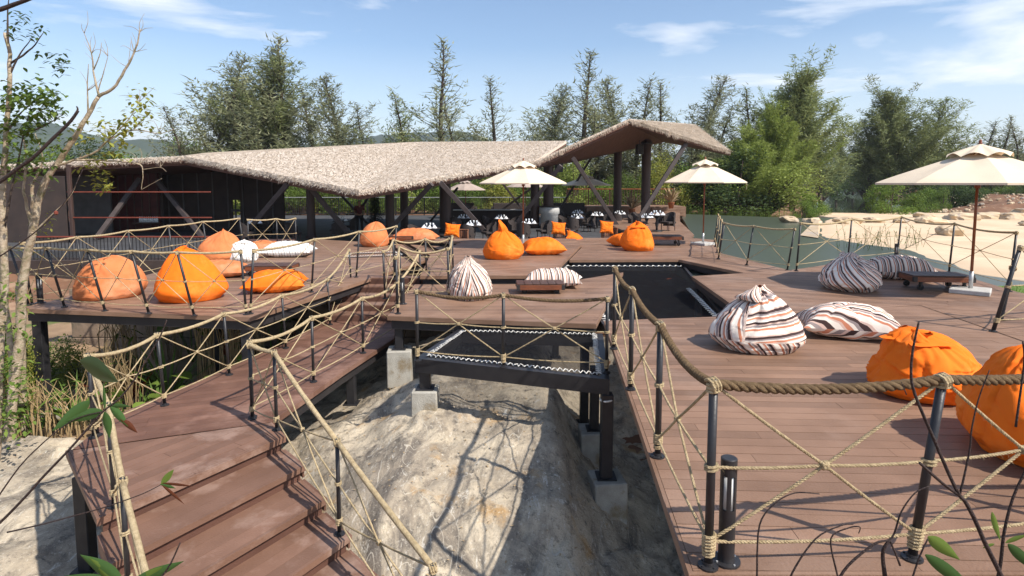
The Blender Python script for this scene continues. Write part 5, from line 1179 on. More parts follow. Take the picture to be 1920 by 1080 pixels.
# ------------------------------------------------------------ vegetation
def cas_mesh(seed, dens=1.0, wisp=.25, wid=.28, lean=.08, nb=150, base=.12, cone=1.0):
    """unit height feathery casuarina crown (height 1) and trunk"""
    r = random.Random(seed); cr_ = MB(); tr = MB(); lx, ly = r.uniform(-lean, lean), r.uniform(-lean, lean)
    bend = lambda t: V(lx*t*t+.01*math.sin(t*9+seed), ly*t*t, t)
    tr.tube([bend(i/14) for i in range(15)], [.013*(1-i/14)+.0012 for i in range(15)], 6)
    for k in range(nb):
        t = base+(1-base)*(k/nb)**.9; a = r.uniform(0, 6.283); env = (1-t)**(.8 if wid < .3 else 1.0)*wid*cone+.03
        if t > 1-wisp: env = wid*.32*(1-t)/wisp*1.6+.02
        L_ = env*(r.uniform(.4, 1.0) if r.random() < .7 else r.uniform(1.1, 1.6)); up = r.uniform(.35, 1.2)+t*.6; d = V(math.cos(a), math.sin(a), up).normalized(); p0 = bend(t)
        pts = [p0]; dd = d.copy(); m = 6
        for i in range(m): dd = (dd+V(r.uniform(-.15, .15), r.uniform(-.15, .15), .10)).normalized(); pts.append(pts[-1]+dd*L_*1.25/m)
        tr.tube(pts, [.0020*(1-i/(m+1)) for i in range(m+1)], 3, False)
        sprays = int(88*dens*(L_/.2)*(1.0 if t < 1-wisp else .6))
        for s in range(max(6, sprays)):
            f = r.random()**.75*m; i = min(int(f), m-1); c = pts[i].lerp(pts[i+1], f-i)
            o_ = V(r.gauss(0, 1), r.gauss(0, 1), r.gauss(0, 1))*.010; c = c+o_
            nd = (dd*.6+V(r.uniform(-1, 1), r.uniform(-1, 1), r.uniform(-.5, .9))).normalized(); l_ = r.uniform(.018, .042)
            sd2 = nd.orthogonal().normalized(); sd2 = (Matrix.Rotation(r.uniform(0, 6.28), 3, nd)@sd2)*r.uniform(.0018, .0036)
            e = c+nd*l_-V(0, 0, l_*.15); cr_.add([c-sd2, c+sd2, e], [(0, 1, 2)])
    k = 1/max(v[2] for v in cr_.v); cr_.v = [(v[0], v[1], v[2]*k) for v in cr_.v]; tr.v = [(v[0], v[1], v[2]*k) for v in tr.v]
    return cr_, tr
def bush_mesh(seed, n=5000, leaf=.035, flat=1.0, lobes=14):
    r = random.Random(seed); b = MB(); tr = MB(); L_ = []
    for k in range(lobes):
        a = r.uniform(0, 6.283); rr_ = r.random()**.6*.36; z = .18+.66*r.random()*(1-rr_*1.1); L_.append((V(rr_*math.cos(a), rr_*math.sin(a), z*flat), r.uniform(.12, .22)))
        p = L_[-1][0]; tr.tube([V(0, 0, -.02), V(p.x*.4, p.y*.4, p.z*.5), p], [.018, .011, .004], 4, False)
    for k in range(n):
        c, R_ = r.choice(L_); d = V(r.gauss(0, 1), r.gauss(0, 1), r.gauss(0, 1)).normalized(); p = c+d*R_*r.uniform(.45, 1.08)*(1+.25*noise.noise(d*2+c*5)); p.z = max(.01, p.z)
        t_ = V(r.gauss(0, 1), r.gauss(0, 1), r.gauss(0, .7)).normalized(); s = t_.orthogonal().normalized(); s = Matrix.Rotation(r.uniform(0, 6.28), 3, t_)@s; l_ = leaf*r.uniform(.6, 1.3)
        b.add([p-t_*l_*.5, p+s*l_*.28, p+t_*l_*.5, p-s*l_*.28], [(0, 1, 2, 3)])
    return b, tr
CV = []
for sd, kw in ((1, dict(dens=1.05, nb=120, wid=.27, wisp=.3)), (2, dict(dens=1.0, nb=105, wid=.24, wisp=.4, lean=.12)), (3, dict(dens=.6, nb=70, wid=.22, wisp=.5)), (4, dict(dens=1.5, nb=230, wid=.34, wisp=.12)), (5, dict(dens=.75, nb=85, wid=.25, wisp=.45, lean=.16))):
    c, t_ = cas_mesh(sd, **kw); CV.append((c.mesh('casuarina_crown', M['needle']), t_.mesh('casuarina_trunk', M['barkdk'], True), c.mesh('casuarina_crown_grey', M['needle2'])))
def cas(px, pytop, D, var, label, grey=False, wscale=1.0, gz=-.8):
    p = H(px, pytop, D); hgt = p.z-gz; rz = (px*1.7) % 6.28
    t = thing('casuarina_tree', label, 'tree', (p.x, D, gz), rz, 'casuarina trees'); t.scale = (hgt*wscale, hgt*wscale, hgt)
    for me, n in ((CV[var][2 if grey else 0], 'crown'), (CV[var][1], 'trunk')):
        o = bpy.data.objects.new(n, me); COL.objects.link(o); o.parent = t
        if n == 'crown': o['kind'] = 'stuff'
CT = [(345, 190, 56, 4, 'slim casuarina at the left end of the tall group', 1), (388, 80, 58, 1, 'tall full casuarina, first of the tall group at left', 1), (428, 140, 60, 0, 'dense casuarina in the middle of the left group', 0), (462, 68, 57, 1, 'tallest full casuarina of the left group', 1), (497, 105, 60, 0, 'casuarina just right of the tallest in the left group', 0), (524, 52, 58, 2, 'wispy casuarina whose thin top rises above the left group', 1), (555, 190, 62, 4, 'lower casuarina closing the left group on its right', 0),
      (592, 150, 57, 4, 'slim casuarina left of the gap, above the roof', 1), (640, 125, 58, 1, 'casuarina with a leaning top right of the left group', 1), (684, 195, 60, 2, 'thin low casuarina above the middle of the thatch', 1), (752, 168, 58, 4, 'casuarina with a dark low crown left of the thin spire', 0), (825, 72, 60, 2, 'lone thin casuarina spire above the roof centre', 1), (850, 170, 63, 2, 'sparse casuarina right behind the thin spire', 1),
      (928, 142, 60, 2, 'thin casuarina right of the distant hill', 1), (1012, 148, 62, 1, 'full casuarina left of the roof peak', 1), (1038, 165, 64, 4, 'slimmer casuarina touching the full one left of the peak', 1), (1096, 82, 60, 2, 'tall wispy casuarina just left of the roof peak', 1), (1128, 170, 62, 4, 'casuarina directly behind the wispy one', 1), (1168, 128, 61, 1, 'casuarina rising behind the roof peak', 1), (1192, 142, 63, 4, 'second casuarina behind the roof peak', 1), (1242, 150, 60, 2, 'thin leaning casuarina right of the roof peak', 1),
      (1296, 138, 60, 1, 'casuarina between roof peak and lime green tree', 1), (1340, 190, 62, 4, 'small casuarina right of the roof tip', 1), (1402, 160, 62, 4, 'narrow casuarina behind the lime green tree', 0), (1440, 135, 63, 1, 'casuarina left of the big dark pyramid', 0), (1500, 98, 62, 3, 'big dark pyramid shaped casuarina above the lime green tree', 0), (1545, 215, 66, 4, 'lower casuarina at the right foot of the dark pyramid', 0),
      (1640, 215, 78, 0, 'casuarina at the left shoulder of the broad group across the river', 0), (1695, 138, 76, 3, 'broad high casuarina in the middle of the group across the river', 0), (1742, 180, 78, 0, 'casuarina at the right shoulder of the broad group', 0), (1668, 180, 80, 0, 'casuarina filling the left half of the broad group', 0), (1842, 222, 85, 4, 'thin casuarina above the large umbrella', 1), (1885, 215, 82, 2, 'thin casuarina right of the umbrella top', 1), (1915, 225, 80, 4, 'casuarina at the right edge of the picture', 1), (1800, 240, 88, 4, 'small far casuarina left of the umbrella top', 0), (1575, 255, 130, 0, 'small distant casuarina down the river', 0), (1605, 268, 140, 0, 'farthest casuarina seen down the river', 0)]
for i, (px, py, D, v, l, g) in enumerate(CT): cas(px, py, D, v, l, bool(g), 1.45 if v == 3 else (1.7 if v in (0, 1) else 1.8))
BV = []
for sd, (n, lf, lob) in enumerate(((6000, .030, 16), (5000, .034, 12), (7000, .024, 20))):
    c, t_ = bush_mesh(40+sd, n, lf, 1.0, lob); BV.append((c, t_.mesh('bush_stems', M['barkdk']))); 
BM = {(i, m): BV[i][0].mesh('bush_crown', M[m]) for i in range(3) for m in ('leaf', 'leafdk', 'lime', 'yellow')}
def bush(px, pytop, D, wm, var, mat, label, name='bush', cat='bush', gz=-.85, group='green bushes behind the restaurant'):
    p = H(px, pytop, D); h = (p.z-gz)*1.15; t = thing(name, label, cat, (p.x, D, gz), px*.7, group); t.scale = (wm, wm, h)
    o = bpy.data.objects.new('crown', BM[(var, mat)]); COL.objects.link(o); o.parent = t; o['kind'] = 'stuff'
    o = bpy.data.objects.new('stems', BV[var][1]); COL.objects.link(o); o.parent = t
c, t_ = cas_mesh(9, dens=2.0, nb=260, wid=.42, wisp=.08, base=.06); CV.append((c.mesh('weeping_crown', M['lime']), t_.mesh('weeping_trunk', M['barkdk'], True), None)); CV[-1] = (CV[-1][0], CV[-1][1], CV[-1][0])
cas(1452, 160, 54, 5, 'tall lime green drooping tree in front of the dark pyramid', gz=-.8, wscale=1.0)
cas(1410, 215, 51, 5, 'lower lime green drooping tree behind the second umbrella', gz=-.8, wscale=1.25)
bush(1436, 290, 50, 11, 2, 'lime', 'broad lime green skirt of foliage under the drooping trees', 'green_tree', 'tree', group='leafy trees')
bush(1385, 285, 50, 9, 0, 'leafdk', 'dark green rounded tree left of the lime green tree', 'green_tree', 'tree', group='leafy trees')
bush(1672, 338, 47, 4.6, 0, 'leaf', 'bright green bush at the water edge left of the large umbrella')
bush(1722, 352, 49, 3.4, 1, 'leaf', 'lower yellow green bush right of the bright one by the sand')
bush(1532, 356, 46, 2.8, 1, 'leaf', 'small bright green bush at the pool corner')
bush(1508, 376, 45, 2.2, 0, 'leaf', 'lowest little bush at the pool corner')
bush(1785, 338, 64, 6, 0, 'leafdk', 'dark bush on the earth bank behind the umbrella'); bush(1850, 345, 66, 7, 1, 'leafdk', 'dark bush on the earth bank right of the umbrella pole'); bush(1910, 330, 66, 7, 0, 'leafdk', 'dark bush on the earth bank at the right edge'); bush(1735, 335, 72, 6, 1, 'leafdk', 'dark bush low across the river')
random.seed(5); nm = ['first', 'second', 'third', 'fourth', 'fifth', 'sixth', 'seventh', 'eighth', 'ninth', 'tenth', 'eleventh', 'twelfth', 'thirteenth', 'fourteenth', 'fifteenth', 'sixteenth', 'seventeenth', 'eighteenth', 'nineteenth', 'twentieth']
row = list(range(455, 1420, 52))
for i, px in enumerate(row): bush(px, rn(308, 338) if px < 1000 else rn(292, 330), rn(50.5, 55), rn(5, 7), i % 3, 'leaf' if i % 3 else 'yellow' if i % 2 else 'lime', 'sunlit bush in the front row behind the balustrade, %s from left' % nm[i], gz=-1.0)
for i, px in enumerate(range(470, 1460, 62)): bush(px+9, rn(262, 300), rn(64, 70), rn(8, 11), (i+1) % 3, 'leafdk', 'dark green bush in the taller rear row, %s from the left' % nm[i], gz=-1.0)
for i, px in enumerate((1545, 1590, 1625, 1560, 1610)): bush(px, (300, 318, 300, 330, 325)[i], (95, 150, 110, 210, 260)[i], (10, 12, 12, 16, 18)[i], i % 3, 'leafdk', ['dark tree mass on the left river bank', 'dark trees closing the river view', 'dark tree mass on the right river bank', 'farther dark trees in the left of the river gap', 'farthest dark trees in the river gap'][i], group='trees along the river')
bush(745, 235, 60, 5, 0, 'leafdk', 'dark low crown at the foot of the casuarina left of the thin spire', 'green_tree', 'tree', group='leafy trees'); bush(915, 238, 58, 4, 1, 'leafdk', 'round dark green crown just right of the distant hill', 'green_tree', 'tree', group='leafy trees')
for i, px in enumerate((-60, 20, 90, 160, 230, 300, 350)): bush(px, (262, 270, 255, 262, 268, 262, 255)[i], 60+i, 9, i % 3, 'leafdk' if i % 2 else 'leaf', 'tree behind the left roof wing, %s from the left' % nm[i], 'green_tree', 'tree', group='leafy trees')
for i, (px, py) in enumerate(((1745, 285), (1790, 268), (1830, 275), (1872, 262), (1915, 270), (1965, 262), (2020, 270))): bush(px, py, 88+3*(i%3), 13, i % 3, 'leafdk', 'dark tree in the belt beyond the earth bank, %s from left' % nm[i], 'green_tree', 'tree', group='trees along the river')
bush(8, 560, 11.0, 1.6, 1, 'leaf', 'green shrub between the pale trunks at the left edge', gz=-2.4, group='shrubs by the left trees')
bush(30, 640, 10.2, 1.2, 0, 'yellow', 'yellow green shrub at the foot of the pale trunks', gz=-2.4, group='shrubs by the left trees')
bush(70, 600, 12.4, 1.8, 2, 'leaf', 'green shrub just left of the corner leg under the left deck', gz=-2.4, group='shrubs by the left trees')
bush(150, 640, 12.2, 1.5, 1, 'yellow', 'yellow green shrub right of the corner leg under the left deck', gz=-2.4, group='shrubs by the left trees')
bush(235, 660, 12.0, 1.4, 0, 'leaf', 'green shrub in the middle of the opening under the left deck', gz=-2.4, group='shrubs by the left trees')
# far wood reading as one mass
random.seed(9); b = MB()
for k in range(26000):
    px = rn(-300, 2250); D = rn(95, 190)
    x = (px-960)/F*D
    if abs(x-chan(D)) < 9: continue
    hh = 6+2.5*noise.noise(Vector((x*.07, D*.05, 2)))+2*noise.noise(Vector((x*.25, D*.2, 5)))
    z = -.8+hh*random.random()**.55; c = V(x, D, z); l_ = rn(.35, .9); t_ = V(random.gauss(0, 1), random.gauss(0, 1), random.gauss(0, 1)).normalized(); s = t_.orthogonal().normalized()*l_*.35
    b.add([c-t_*l_*.5, c+s, c+t_*l_*.5, c-s], [(0, 1, 2, 3)])
tag(b.build('woodland', M['leafdk']), 'far dark green woodland behind all the nearer trees', 'woodland', kind='stuff')
random.seed(77); b = MB()
for k in range(900):
    D = rn(55, 92); px = rn(1725, 2050); x = (px-960)/F*D; z = land_z(x, D); s = rn(.08, .42)*random.random()**.6+.05; a = rn(0, 3.1)
    m3 = Matrix.Rotation(a, 3, 'Z')@Matrix.Rotation(rn(-.6, .6), 3, 'X'); b.bbox((x, D, z+s*.2), (s*rn(.8, 1.6), s, s*rn(.5, .9)), 0, s*.22, m3)
tag(b.build('rubble', M['boulder']), 'loose stones and rubble covering the brown earth bank at right', 'rubble', kind='stuff')
for i, (px, py, D, wm) in enumerate(((1770, 352, 60, 2.5), (1822, 346, 63, 4.5), (1868, 340, 64, 4.0), (1905, 350, 62, 3.2), (1745, 345, 62, 3.5))): bush(px, py, D, wm, i % 3, 'leafdk' if i % 2 else 'leaf', ['small', 'rounded', 'dense', 'low', 'leftmost'][i]+' shrub growing in the rubble of the earth bank', group='shrubs on the earth bank')
# lily leaves and reeds at the pool rim
random.seed(21); b = MB()
for k in range(420):
    f = random.random(); p = G(1275+f*225, 401+f*8, -.4); p = V(p.x+rn(-.2, .6), p.y+rn(.1, 1.5), -.5); h = rn(.25, .85); a = rn(0, 6.28); l_ = rn(.10, .2)
    c = p+V(rn(-.1, .1), 0, h); d = V(math.cos(a), math.sin(a), rn(-.2, .4)).normalized(); s = d.cross(ZV).normalized()*l_*.45
    b.add([p-V(.008, 0, 0), p+V(.008, 0, 0), c], [(0, 1, 2)]); b.add([c-d*l_*.3, c+s, c+d*l_, c-s], [(0, 1, 2, 3)])
tag(b.build('waterside_plants', M['leaf']), 'bright leaves and reeds along the far rim of the pool', 'plants', kind='stuff')
# garden below the left deck
random.seed(33)
def leaf(b, base, tip, w, fold=.25, n=6, sagz=.0):
    base, tip = Vector(base), Vector(tip); d = tip-base; L_ = d.length; s = d.cross(ZV); s = s.normalized() if s.length > 1e-4 else V(1, 0, 0); up = s.cross(d).normalized(); rows = []
    for i in range(n+1):
        t = i/n; c = base+d*t-ZV*sagz*L_*t*t; ww = w*math.sin(math.pi*min(.999, t**.75*.97+.03)); rows.append((c-s*ww+up*ww*fold, c, c+s*ww+up*ww*fold))
    n0 = len(b.v); b.v += [tuple(p) for r_ in rows for p in r_]
    for i in range(n): a = n0+i*3; b.f += [(a, a+1, a+4, a+3), (a+1, a+2, a+5, a+4)]
def plant(x, y, kind, label, h):
    z = -2.3+.03*(y-9); t = thing('garden_plant', label, 'plant', (x, y, z), 0, 'plants in the garden below the left deck'); b = MB()
    if kind == 'blade':
        for k in range(26): a = rn(0, 6.28); l_ = h*rn(.6, 1.1); tl = rn(.15, .8); leaf(b, (x, y, z), V(x, y, z)+V(math.cos(a)*math.sin(tl), math.sin(a)*math.sin(tl), math.cos(tl))*l_, .025*rn(.8, 1.5), .3, 6, .25)
        b.build('leaves', M['blade'], t, True)
    elif kind == 'red':
        for k in range(18): a = rn(0, 6.28); l_ = h*rn(.5, .8); tl = rn(.4, 1.2); leaf(b, (x, y, z), V(x, y, z)+V(math.cos(a)*math.sin(tl), math.sin(a)*math.sin(tl), math.cos(tl))*l_, .03, .3, 5, .2)
        b.build('leaves', M['redplant'], t, True)
    elif kind == 'broad':
        for k in range(7):
            a = rn(0, 6.28); st = V(x, y, z)+V(math.cos(a)*h*.25, math.sin(a)*h*.25, h*rn(.4, .8)); s_ = MB().tube([V(x, y, z), (V(x, y, z)+st)/2+V(0, 0, .05), st], [.012, .009, .006], 5)
            so_ = s_.build('stem', M['blade'], t); lb = MB(); leaf(lb, st, st+V(math.cos(a)*.4, math.sin(a)*.4, rn(-.2, .45))*h*.6, .10*h*rn(.7, 1.2), .2, 8, .3); lb.build('leaf', M['leaf'], t, True)
    else:
        for k in range(34): p = V(x+rn(-.45, .45), y+rn(-.2, .2), z); b.tube([p, p+V(rn(-.12, .12), rn(-.1, .1), h*rn(.4, .75)), p+V(rn(-.3, .3), rn(-.2, .2), h*rn(.8, 1.1))], [.011, .008, .003], 4, False)
        b.build('stalks', M['stalk'], t)
        lb = MB()
        for k in range(9): p = V(x+rn(-.3, .3), y+rn(-.2, .2), z+h*rn(.5, 1)); a = rn(0, 6.28); leaf(lb, p, p+V(math.cos(a), math.sin(a), rn(-.3, .5))*.28, .03, .2, 5, .4)
        lb.build('leaves', M['leaf'], t, True)
kinds = ['stalk', 'blade', 'stalk', 'broad', 'blade', 'stalk', 'red', 'stalk', 'broad', 'blade']
desc = {'stalk': 'dry brown stalks', 'blade': 'tuft of arching strap shaped leaves', 'broad': 'broad leaved green plant', 'red': 'red orange bromeliad'}
cnt = {}
pos = [(-8.3+.62*i+rn(-.15, .15), 13.8+rn(-.4, .4)) for i in range(7)]+[(-8.1+.66*i+rn(-.2, .2), 11.6+rn(-.4, .4)) for i in range(5)]+[(-9.6+.5*i, 9.8+rn(-.2, .3)) for i in range(7)]+[(-7.6+.42*i, 10.0+.12*i+rn(-.15, .15)) for i in range(8)]
ordn = nm+['twenty first', 'twenty second', 'twenty third']
for i, (x, y) in enumerate(pos):
    k = kinds[(i*3+i//4) % 10]; cnt[k] = cnt.get(k, 0)+1; rw = 'back row under the left deck' if i < 7 else 'middle row under the left deck' if i < 12 else 'beside the left corner leg' if i < 19 else 'garden front near the walkway'
    plant(x, y, k, '%s, %s, %s plant' % (desc[k], rw, nm[i if i < 7 else i-7 if i < 12 else i-12 if i < 19 else i-19]), rn(1.2, 1.9) if i < 12 else rn(.9, 1.6))
w = thing('garden_wall', 'weathered grey brown retaining wall behind the stalks under the left deck', 'wall', (-6.5, 15.0, -2.3))
for r_ in range(4):
    for c in range(15): MB().bbox((-11.4+.72*c+(.36 if r_ % 2 else 0), 15.0+rn(-.01, .01), -2.1+.42*r_), (.705, .22, .405), rn(-.01, .01), .015).build('block', M['gardenwall'], w)
# ------------------------------------------------------------ foreground trees at the left
random.seed(3)
def limb(t, name, pts, D, r0, r1, mat, jit=.0, n=5):
    P = []
    for i, p in enumerate(pts):
        dd = D if not isinstance(D, (list, tuple)) else D[0]+(D[1]-D[0])*i/(len(pts)-1); P.append(H(p[0], p[1], dd+rn(-jit, jit)))
    Q = []
    for i in range(len(P)-1):
        a, q = P[i], P[i+1]; p_ = P[i-1] if i else a; s = P[i+2] if i+2 < len(P) else q
        for k in range(n):
            u = k/n; Q.append(.5*((2*a)+(q-p_)*u+(2*p_-5*a+4*q-s)*u*u+(3*a-p_-3*q+s)*u**3))
    Q.append(P[-1]); m = len(Q); Q = [q+V(noise.noise(q*9), noise.noise(q*9+V(5, 0, 0)), noise.noise(q*9+V(0, 5, 0)))*.018*min(1, r0*25) for q in Q]
    b = MB().tube(Q, [(r0+(r1-r0)*(i/(m-1))**.8)*(1+.10*noise.noise(Vector((i*.7, D if not isinstance(D, (list, tuple)) else 0, 0)))) for i in range(m)], 9 if r0 > .02 else 6)
    return b.build(name, M[mat], t, smooth=True), Q
def leaves_around(t, pts, D, n, spread, mat, size=.05, name='leaf_cluster'):
    b = MB()
    for k in range(n):
        p = random.choice(pts); c = H(p[0]+random.gauss(0, spread), p[1]+random.gauss(0, spread), D+random.gauss(0, .25)); a = rn(0, 6.28); d = V(math.cos(a), math.sin(a), rn(-1, .4)).normalized(); leaf(b, c, c+d*size*rn(.7, 1.3), size*.28, .2, 3, .1)
    return tag(b.build(name, M[mat], t, True), kind='stuff')
t = thing('bare_tree', 'pale barked tree with mostly bare branches rising in front of the left roof', 'tree', (-8.2, 9.3, -2.3)); D0 = 9.3
limb(t, 'trunk', [(10, 880), (22, 760), (38, 620), (44, 520), (62, 430), (80, 352), (108, 306), (145, 250), (168, 210), (184, 181)], D0, .088, .026, 'bark')
for pts, r0, r1 in (([(184, 181), (212, 165), (238, 125), (252, 98), (262, 60), (260, 52)], .028, .006), ([(186, 181), (176, 140), (172, 100), (158, 62)], .02, .004), ([(176, 130), (188, 100), (190, 80)], .01, .003), ([(165, 212), (164, 170), (166, 120)], .016, .004), ([(184, 170), (196, 130), (202, 105)], .01, .003),
                    ([(104, 312), (140, 300), (178, 286), (205, 262), (250, 244), (298, 250), (326, 242)], .022, .004), ([(140, 300), (182, 300), (215, 302), (262, 308), (268, 330), (265, 356)], .02, .004), ([(60, 440), (95, 405), (130, 370), (150, 328)], .016, .004), ([(250, 98), (276, 92)], .006, .002), ([(205, 262), (240, 225), (262, 190)], .012, .003), ([(62, 430), (45, 360), (50, 300), (40, 240)], .03, .008), ([(268, 318), (300, 314), (312, 322)], .006, .002), ([(240, 125), (246, 75)], .006, .002)): limb(t, 'branch', pts, D0, r0, r1, 'bark')
for k in range(46):
    c = random.choice([(262, 60), (252, 98), (238, 125), (212, 165), (172, 100), (176, 130), (158, 62), (164, 170), (202, 105), (190, 80), (250, 244), (298, 250), (205, 262), (262, 190), (262, 308), (265, 356), (300, 314), (184, 181), (140, 300)])
    a = rn(-2.7, -.4); l_ = rn(16, 42); m_ = (c[0]+l_*.5*math.cos(a), c[1]+l_*.5*math.sin(a)); e = (c[0]+l_*math.cos(a+rn(-.4, .4)), c[1]+l_*math.sin(a+rn(-.4, .4)))
    limb(t, 'twig', [c, m_, e], D0, .006, .0018, 'bark', 0, 3)
leaves_around(t, [(250, 215), (235, 240), (270, 200), (262, 185), (195, 235), (215, 250), (228, 265), (280, 235), (160, 250)], D0, 300, 13, 'yellow', .10)
leaves_around(t, [(175, 300), (190, 325), (180, 340), (200, 352), (165, 310), (225, 285), (195, 290)], D0, 170, 8, 'yellow', .09)
leaves_around(t, [(60, 270), (90, 300), (40, 300), (110, 260), (70, 320)], D0, 160, 16, 'leaf', .09)
t = thing('leafy_tree', 'slender green leaved tree at the far left edge of the picture', 'tree', (-8.9, 8.6, -2.3)); D1 = 8.6
limb(t, 'trunk', [(-10, 900), (-2, 700), (8, 520), (4, 380), (12, 250), (18, 120), (10, 60)], D1, .07, .02, 'bark')
for pts in ([(8, 430), (25, 340), (45, 250), (60, 190)], [(12, 250), (40, 210), (80, 180)], [(14, 150), (35, 105), (60, 72)], [(18, 120), (60, 90), (82, 60)], [(5, 380), (-20, 300), (-30, 220)], [(45, 250), (85, 235), (118, 215)], [(16, 100), (14, 30), (18, -10)]): limb(t, 'branch', pts, D1, .018, .004, 'barkdk')
leaves_around(t, [(45, 185), (70, 175), (85, 200), (60, 220), (30, 175), (95, 185), (20, 235), (55, 240), (10, 190)], D1, 620, 13, 'leaf', .10)
leaves_around(t, [(30, 40), (50, 65), (20, 60), (75, 55), (45, 35), (110, 105), (115, 120), (120, 130), (95, 225), (110, 215), (75, 100)], D1, 190, 9, 'leafdk', .08)
leaves_around(t, [(10, 290), (25, 320), (0, 250), (60, 290), (20, 620), (8, 560), (10, 680), (35, 720), (0, 760), (30, 800)], D1, 620, 18, 'leaf', .09)
t = thing('mossy_trunk', 'second pale mossy trunk with a red nub, leaning behind the bare tree', 'tree', (-8.0, 9.9, -2.3))
limb(t, 'trunk', [(48, 860), (42, 700), (40, 600), (34, 540), (52, 470), (62, 400), (60, 340)], 9.9, .065, .025, 'bark'); limb(t, 'branch', [(60, 345), (80, 300), (66, 250)], 9.9, .02, .005, 'bark'); limb(t, 'trunk', [(25, 860), (22, 700), (10, 560), (-8, 480)], 9.7, .06, .03, 'bark')
leaves_around(t, [(50, 470), (40, 560), (80, 420)], 9.7, 120, 12, 'yellow', .06)
t = thing('dead_branch', 'dark broken branch slanting across the left roof, close to the camera', 'branch', tuple(H(-40, 380, 3.0)))
limb(t, 'stem', [(-60, 385), (34, 316), (75, 285), (108, 250), (136, 222), (147, 208)], 3.0, .010, .007, 'twig'); limb(t, 'twig', [(140, 218), (146, 206), (144, 200)], 3.0, .006, .003, 'twig')
t = thing('dead_branch', 'thin dark twig crossing the top left corner', 'branch', tuple(H(-60, 30, 2.8))); limb(t, 'stem', [(-60, 28), (0, 16), (56, -4), (90, -20)], 2.8, .012, .008, 'twig')
t = thing('hanging_twig', 'thin drooping twig with a red tip in front of the end wall', 'branch', tuple(H(0, 480, 5)))
limb(t, 'stem', [(0, 480), (60, 440), (105, 398), (135, 360), (155, 318)], 5.0, .006, .003, 'twig'); MB().lathe([(0.001, -.02), (.016, -.008), (.016, .008), (.001, .02)], H(105, 399, 4.98), 10).build('red_nub', M['redrail'], t)
# ------------------------------------------------------------ twigs close to the camera
t = thing('leafy_twig', 'dark leafed twig crossing the stair railing at lower left, near the camera', 'branch', tuple(H(-40, 1010, 2.0))); D2_ = 2.0
limb(t, 'stem', [(-60, 1020), (0, 980), (95, 880), (168, 800), (192, 772), (235, 735), (290, 650), (312, 600)], D2_, .0055, .002, 'twig')
limb(t, 'stem', [(-10, 940), (50, 860), (130, 792), (190, 772)], D2_, .003, .002, 'twig')
def lf(t, D, px0, py0, px1, py1, w, mat, dz=.0, sag=.0):
    b = MB(); a = H(px0, py0, D); q = H(px1, py1, D-dz); d = q-a; s = V(d.z, 0, -d.x).normalized(); n = 10; rows = []; nn = V(0, -1, 0)
    for i in range(n+1):
        u = i/n; c = a+d*u-ZV*sag*d.length*u*u; ww = w*math.sin(math.pi*min(.995, u**.8*.96+.035)); rows.append((c-s*ww-nn*ww*.3, c-s*ww*.5-nn*ww*.1, c, c+s*ww*.5-nn*ww*.1, c+s*ww-nn*ww*.3))
    b.v = [tuple(p) for r_ in rows for p in r_]
    for i in range(n):
        for k in range(4): x = i*5+k; b.f.append((x, x+1, x+6, x+5))
    b.build('leaf', M[mat], t, True)
for a in ((168, 752, 98, 808, .022, 'bigleaf'), (192, 770, 122, 790, .020, 'bigleaf'), (196, 772, 205, 822, .016, 'bigleaf'), (206, 762, 240, 800, .016, 'bigleaf'), (226, 786, 258, 812, .012, 'redleaf'), (200, 760, 246, 762, .008, 'bigleaf'), (196, 768, 194, 718, .006, 'bigleaf')): lf(t, D2_, *a)
lf(t, 3.0, 150, 678, 222, 716, .055, 'bigleaf', .3)
t = thing('leafy_twig', 'long thin twig with three small leaves in front of the stairs', 'branch', tuple(H(10, 998, 1.9)))
limb(t, 'stem', [(14, 998), (110, 975), (205, 948), (262, 928), (300, 910)], 1.9, .003, .0016, 'twig')
for a in ((302, 908, 326, 880, .011, 'leaf'), (304, 906, 363, 912, .005, 'redleaf'), (303, 909, 346, 946, .006, 'redleaf'), (300, 908, 330, 916, .007, 'bigleaf')): lf(t, 1.9, *a)
t = thing('leafy_twig', 'green leaves poking up from the bottom edge below the stairs', 'branch', tuple(H(220, 1110, 1.6)))
limb(t, 'stem', [(220, 1130), (300, 1085), (338, 1018)], 1.6, .004, .002, 'twig')
for a in ((230, 1095, 150, 1040, .024, 'bigleaf'), (240, 1098, 345, 1052, .016, 'bigleaf'), (225, 1100, 120, 1080, .02, 'bigleaf'), (215, 1095, 168, 1046, .015, 'leaf'), (250, 1100, 305, 1062, .015, 'leaf')): lf(t, 1.6, *a)
t = thing('bare_twigs', 'bare dark twigs reaching up from the bottom right corner before the front railing', 'branch', tuple(H(1850, 1130, 2.0)))
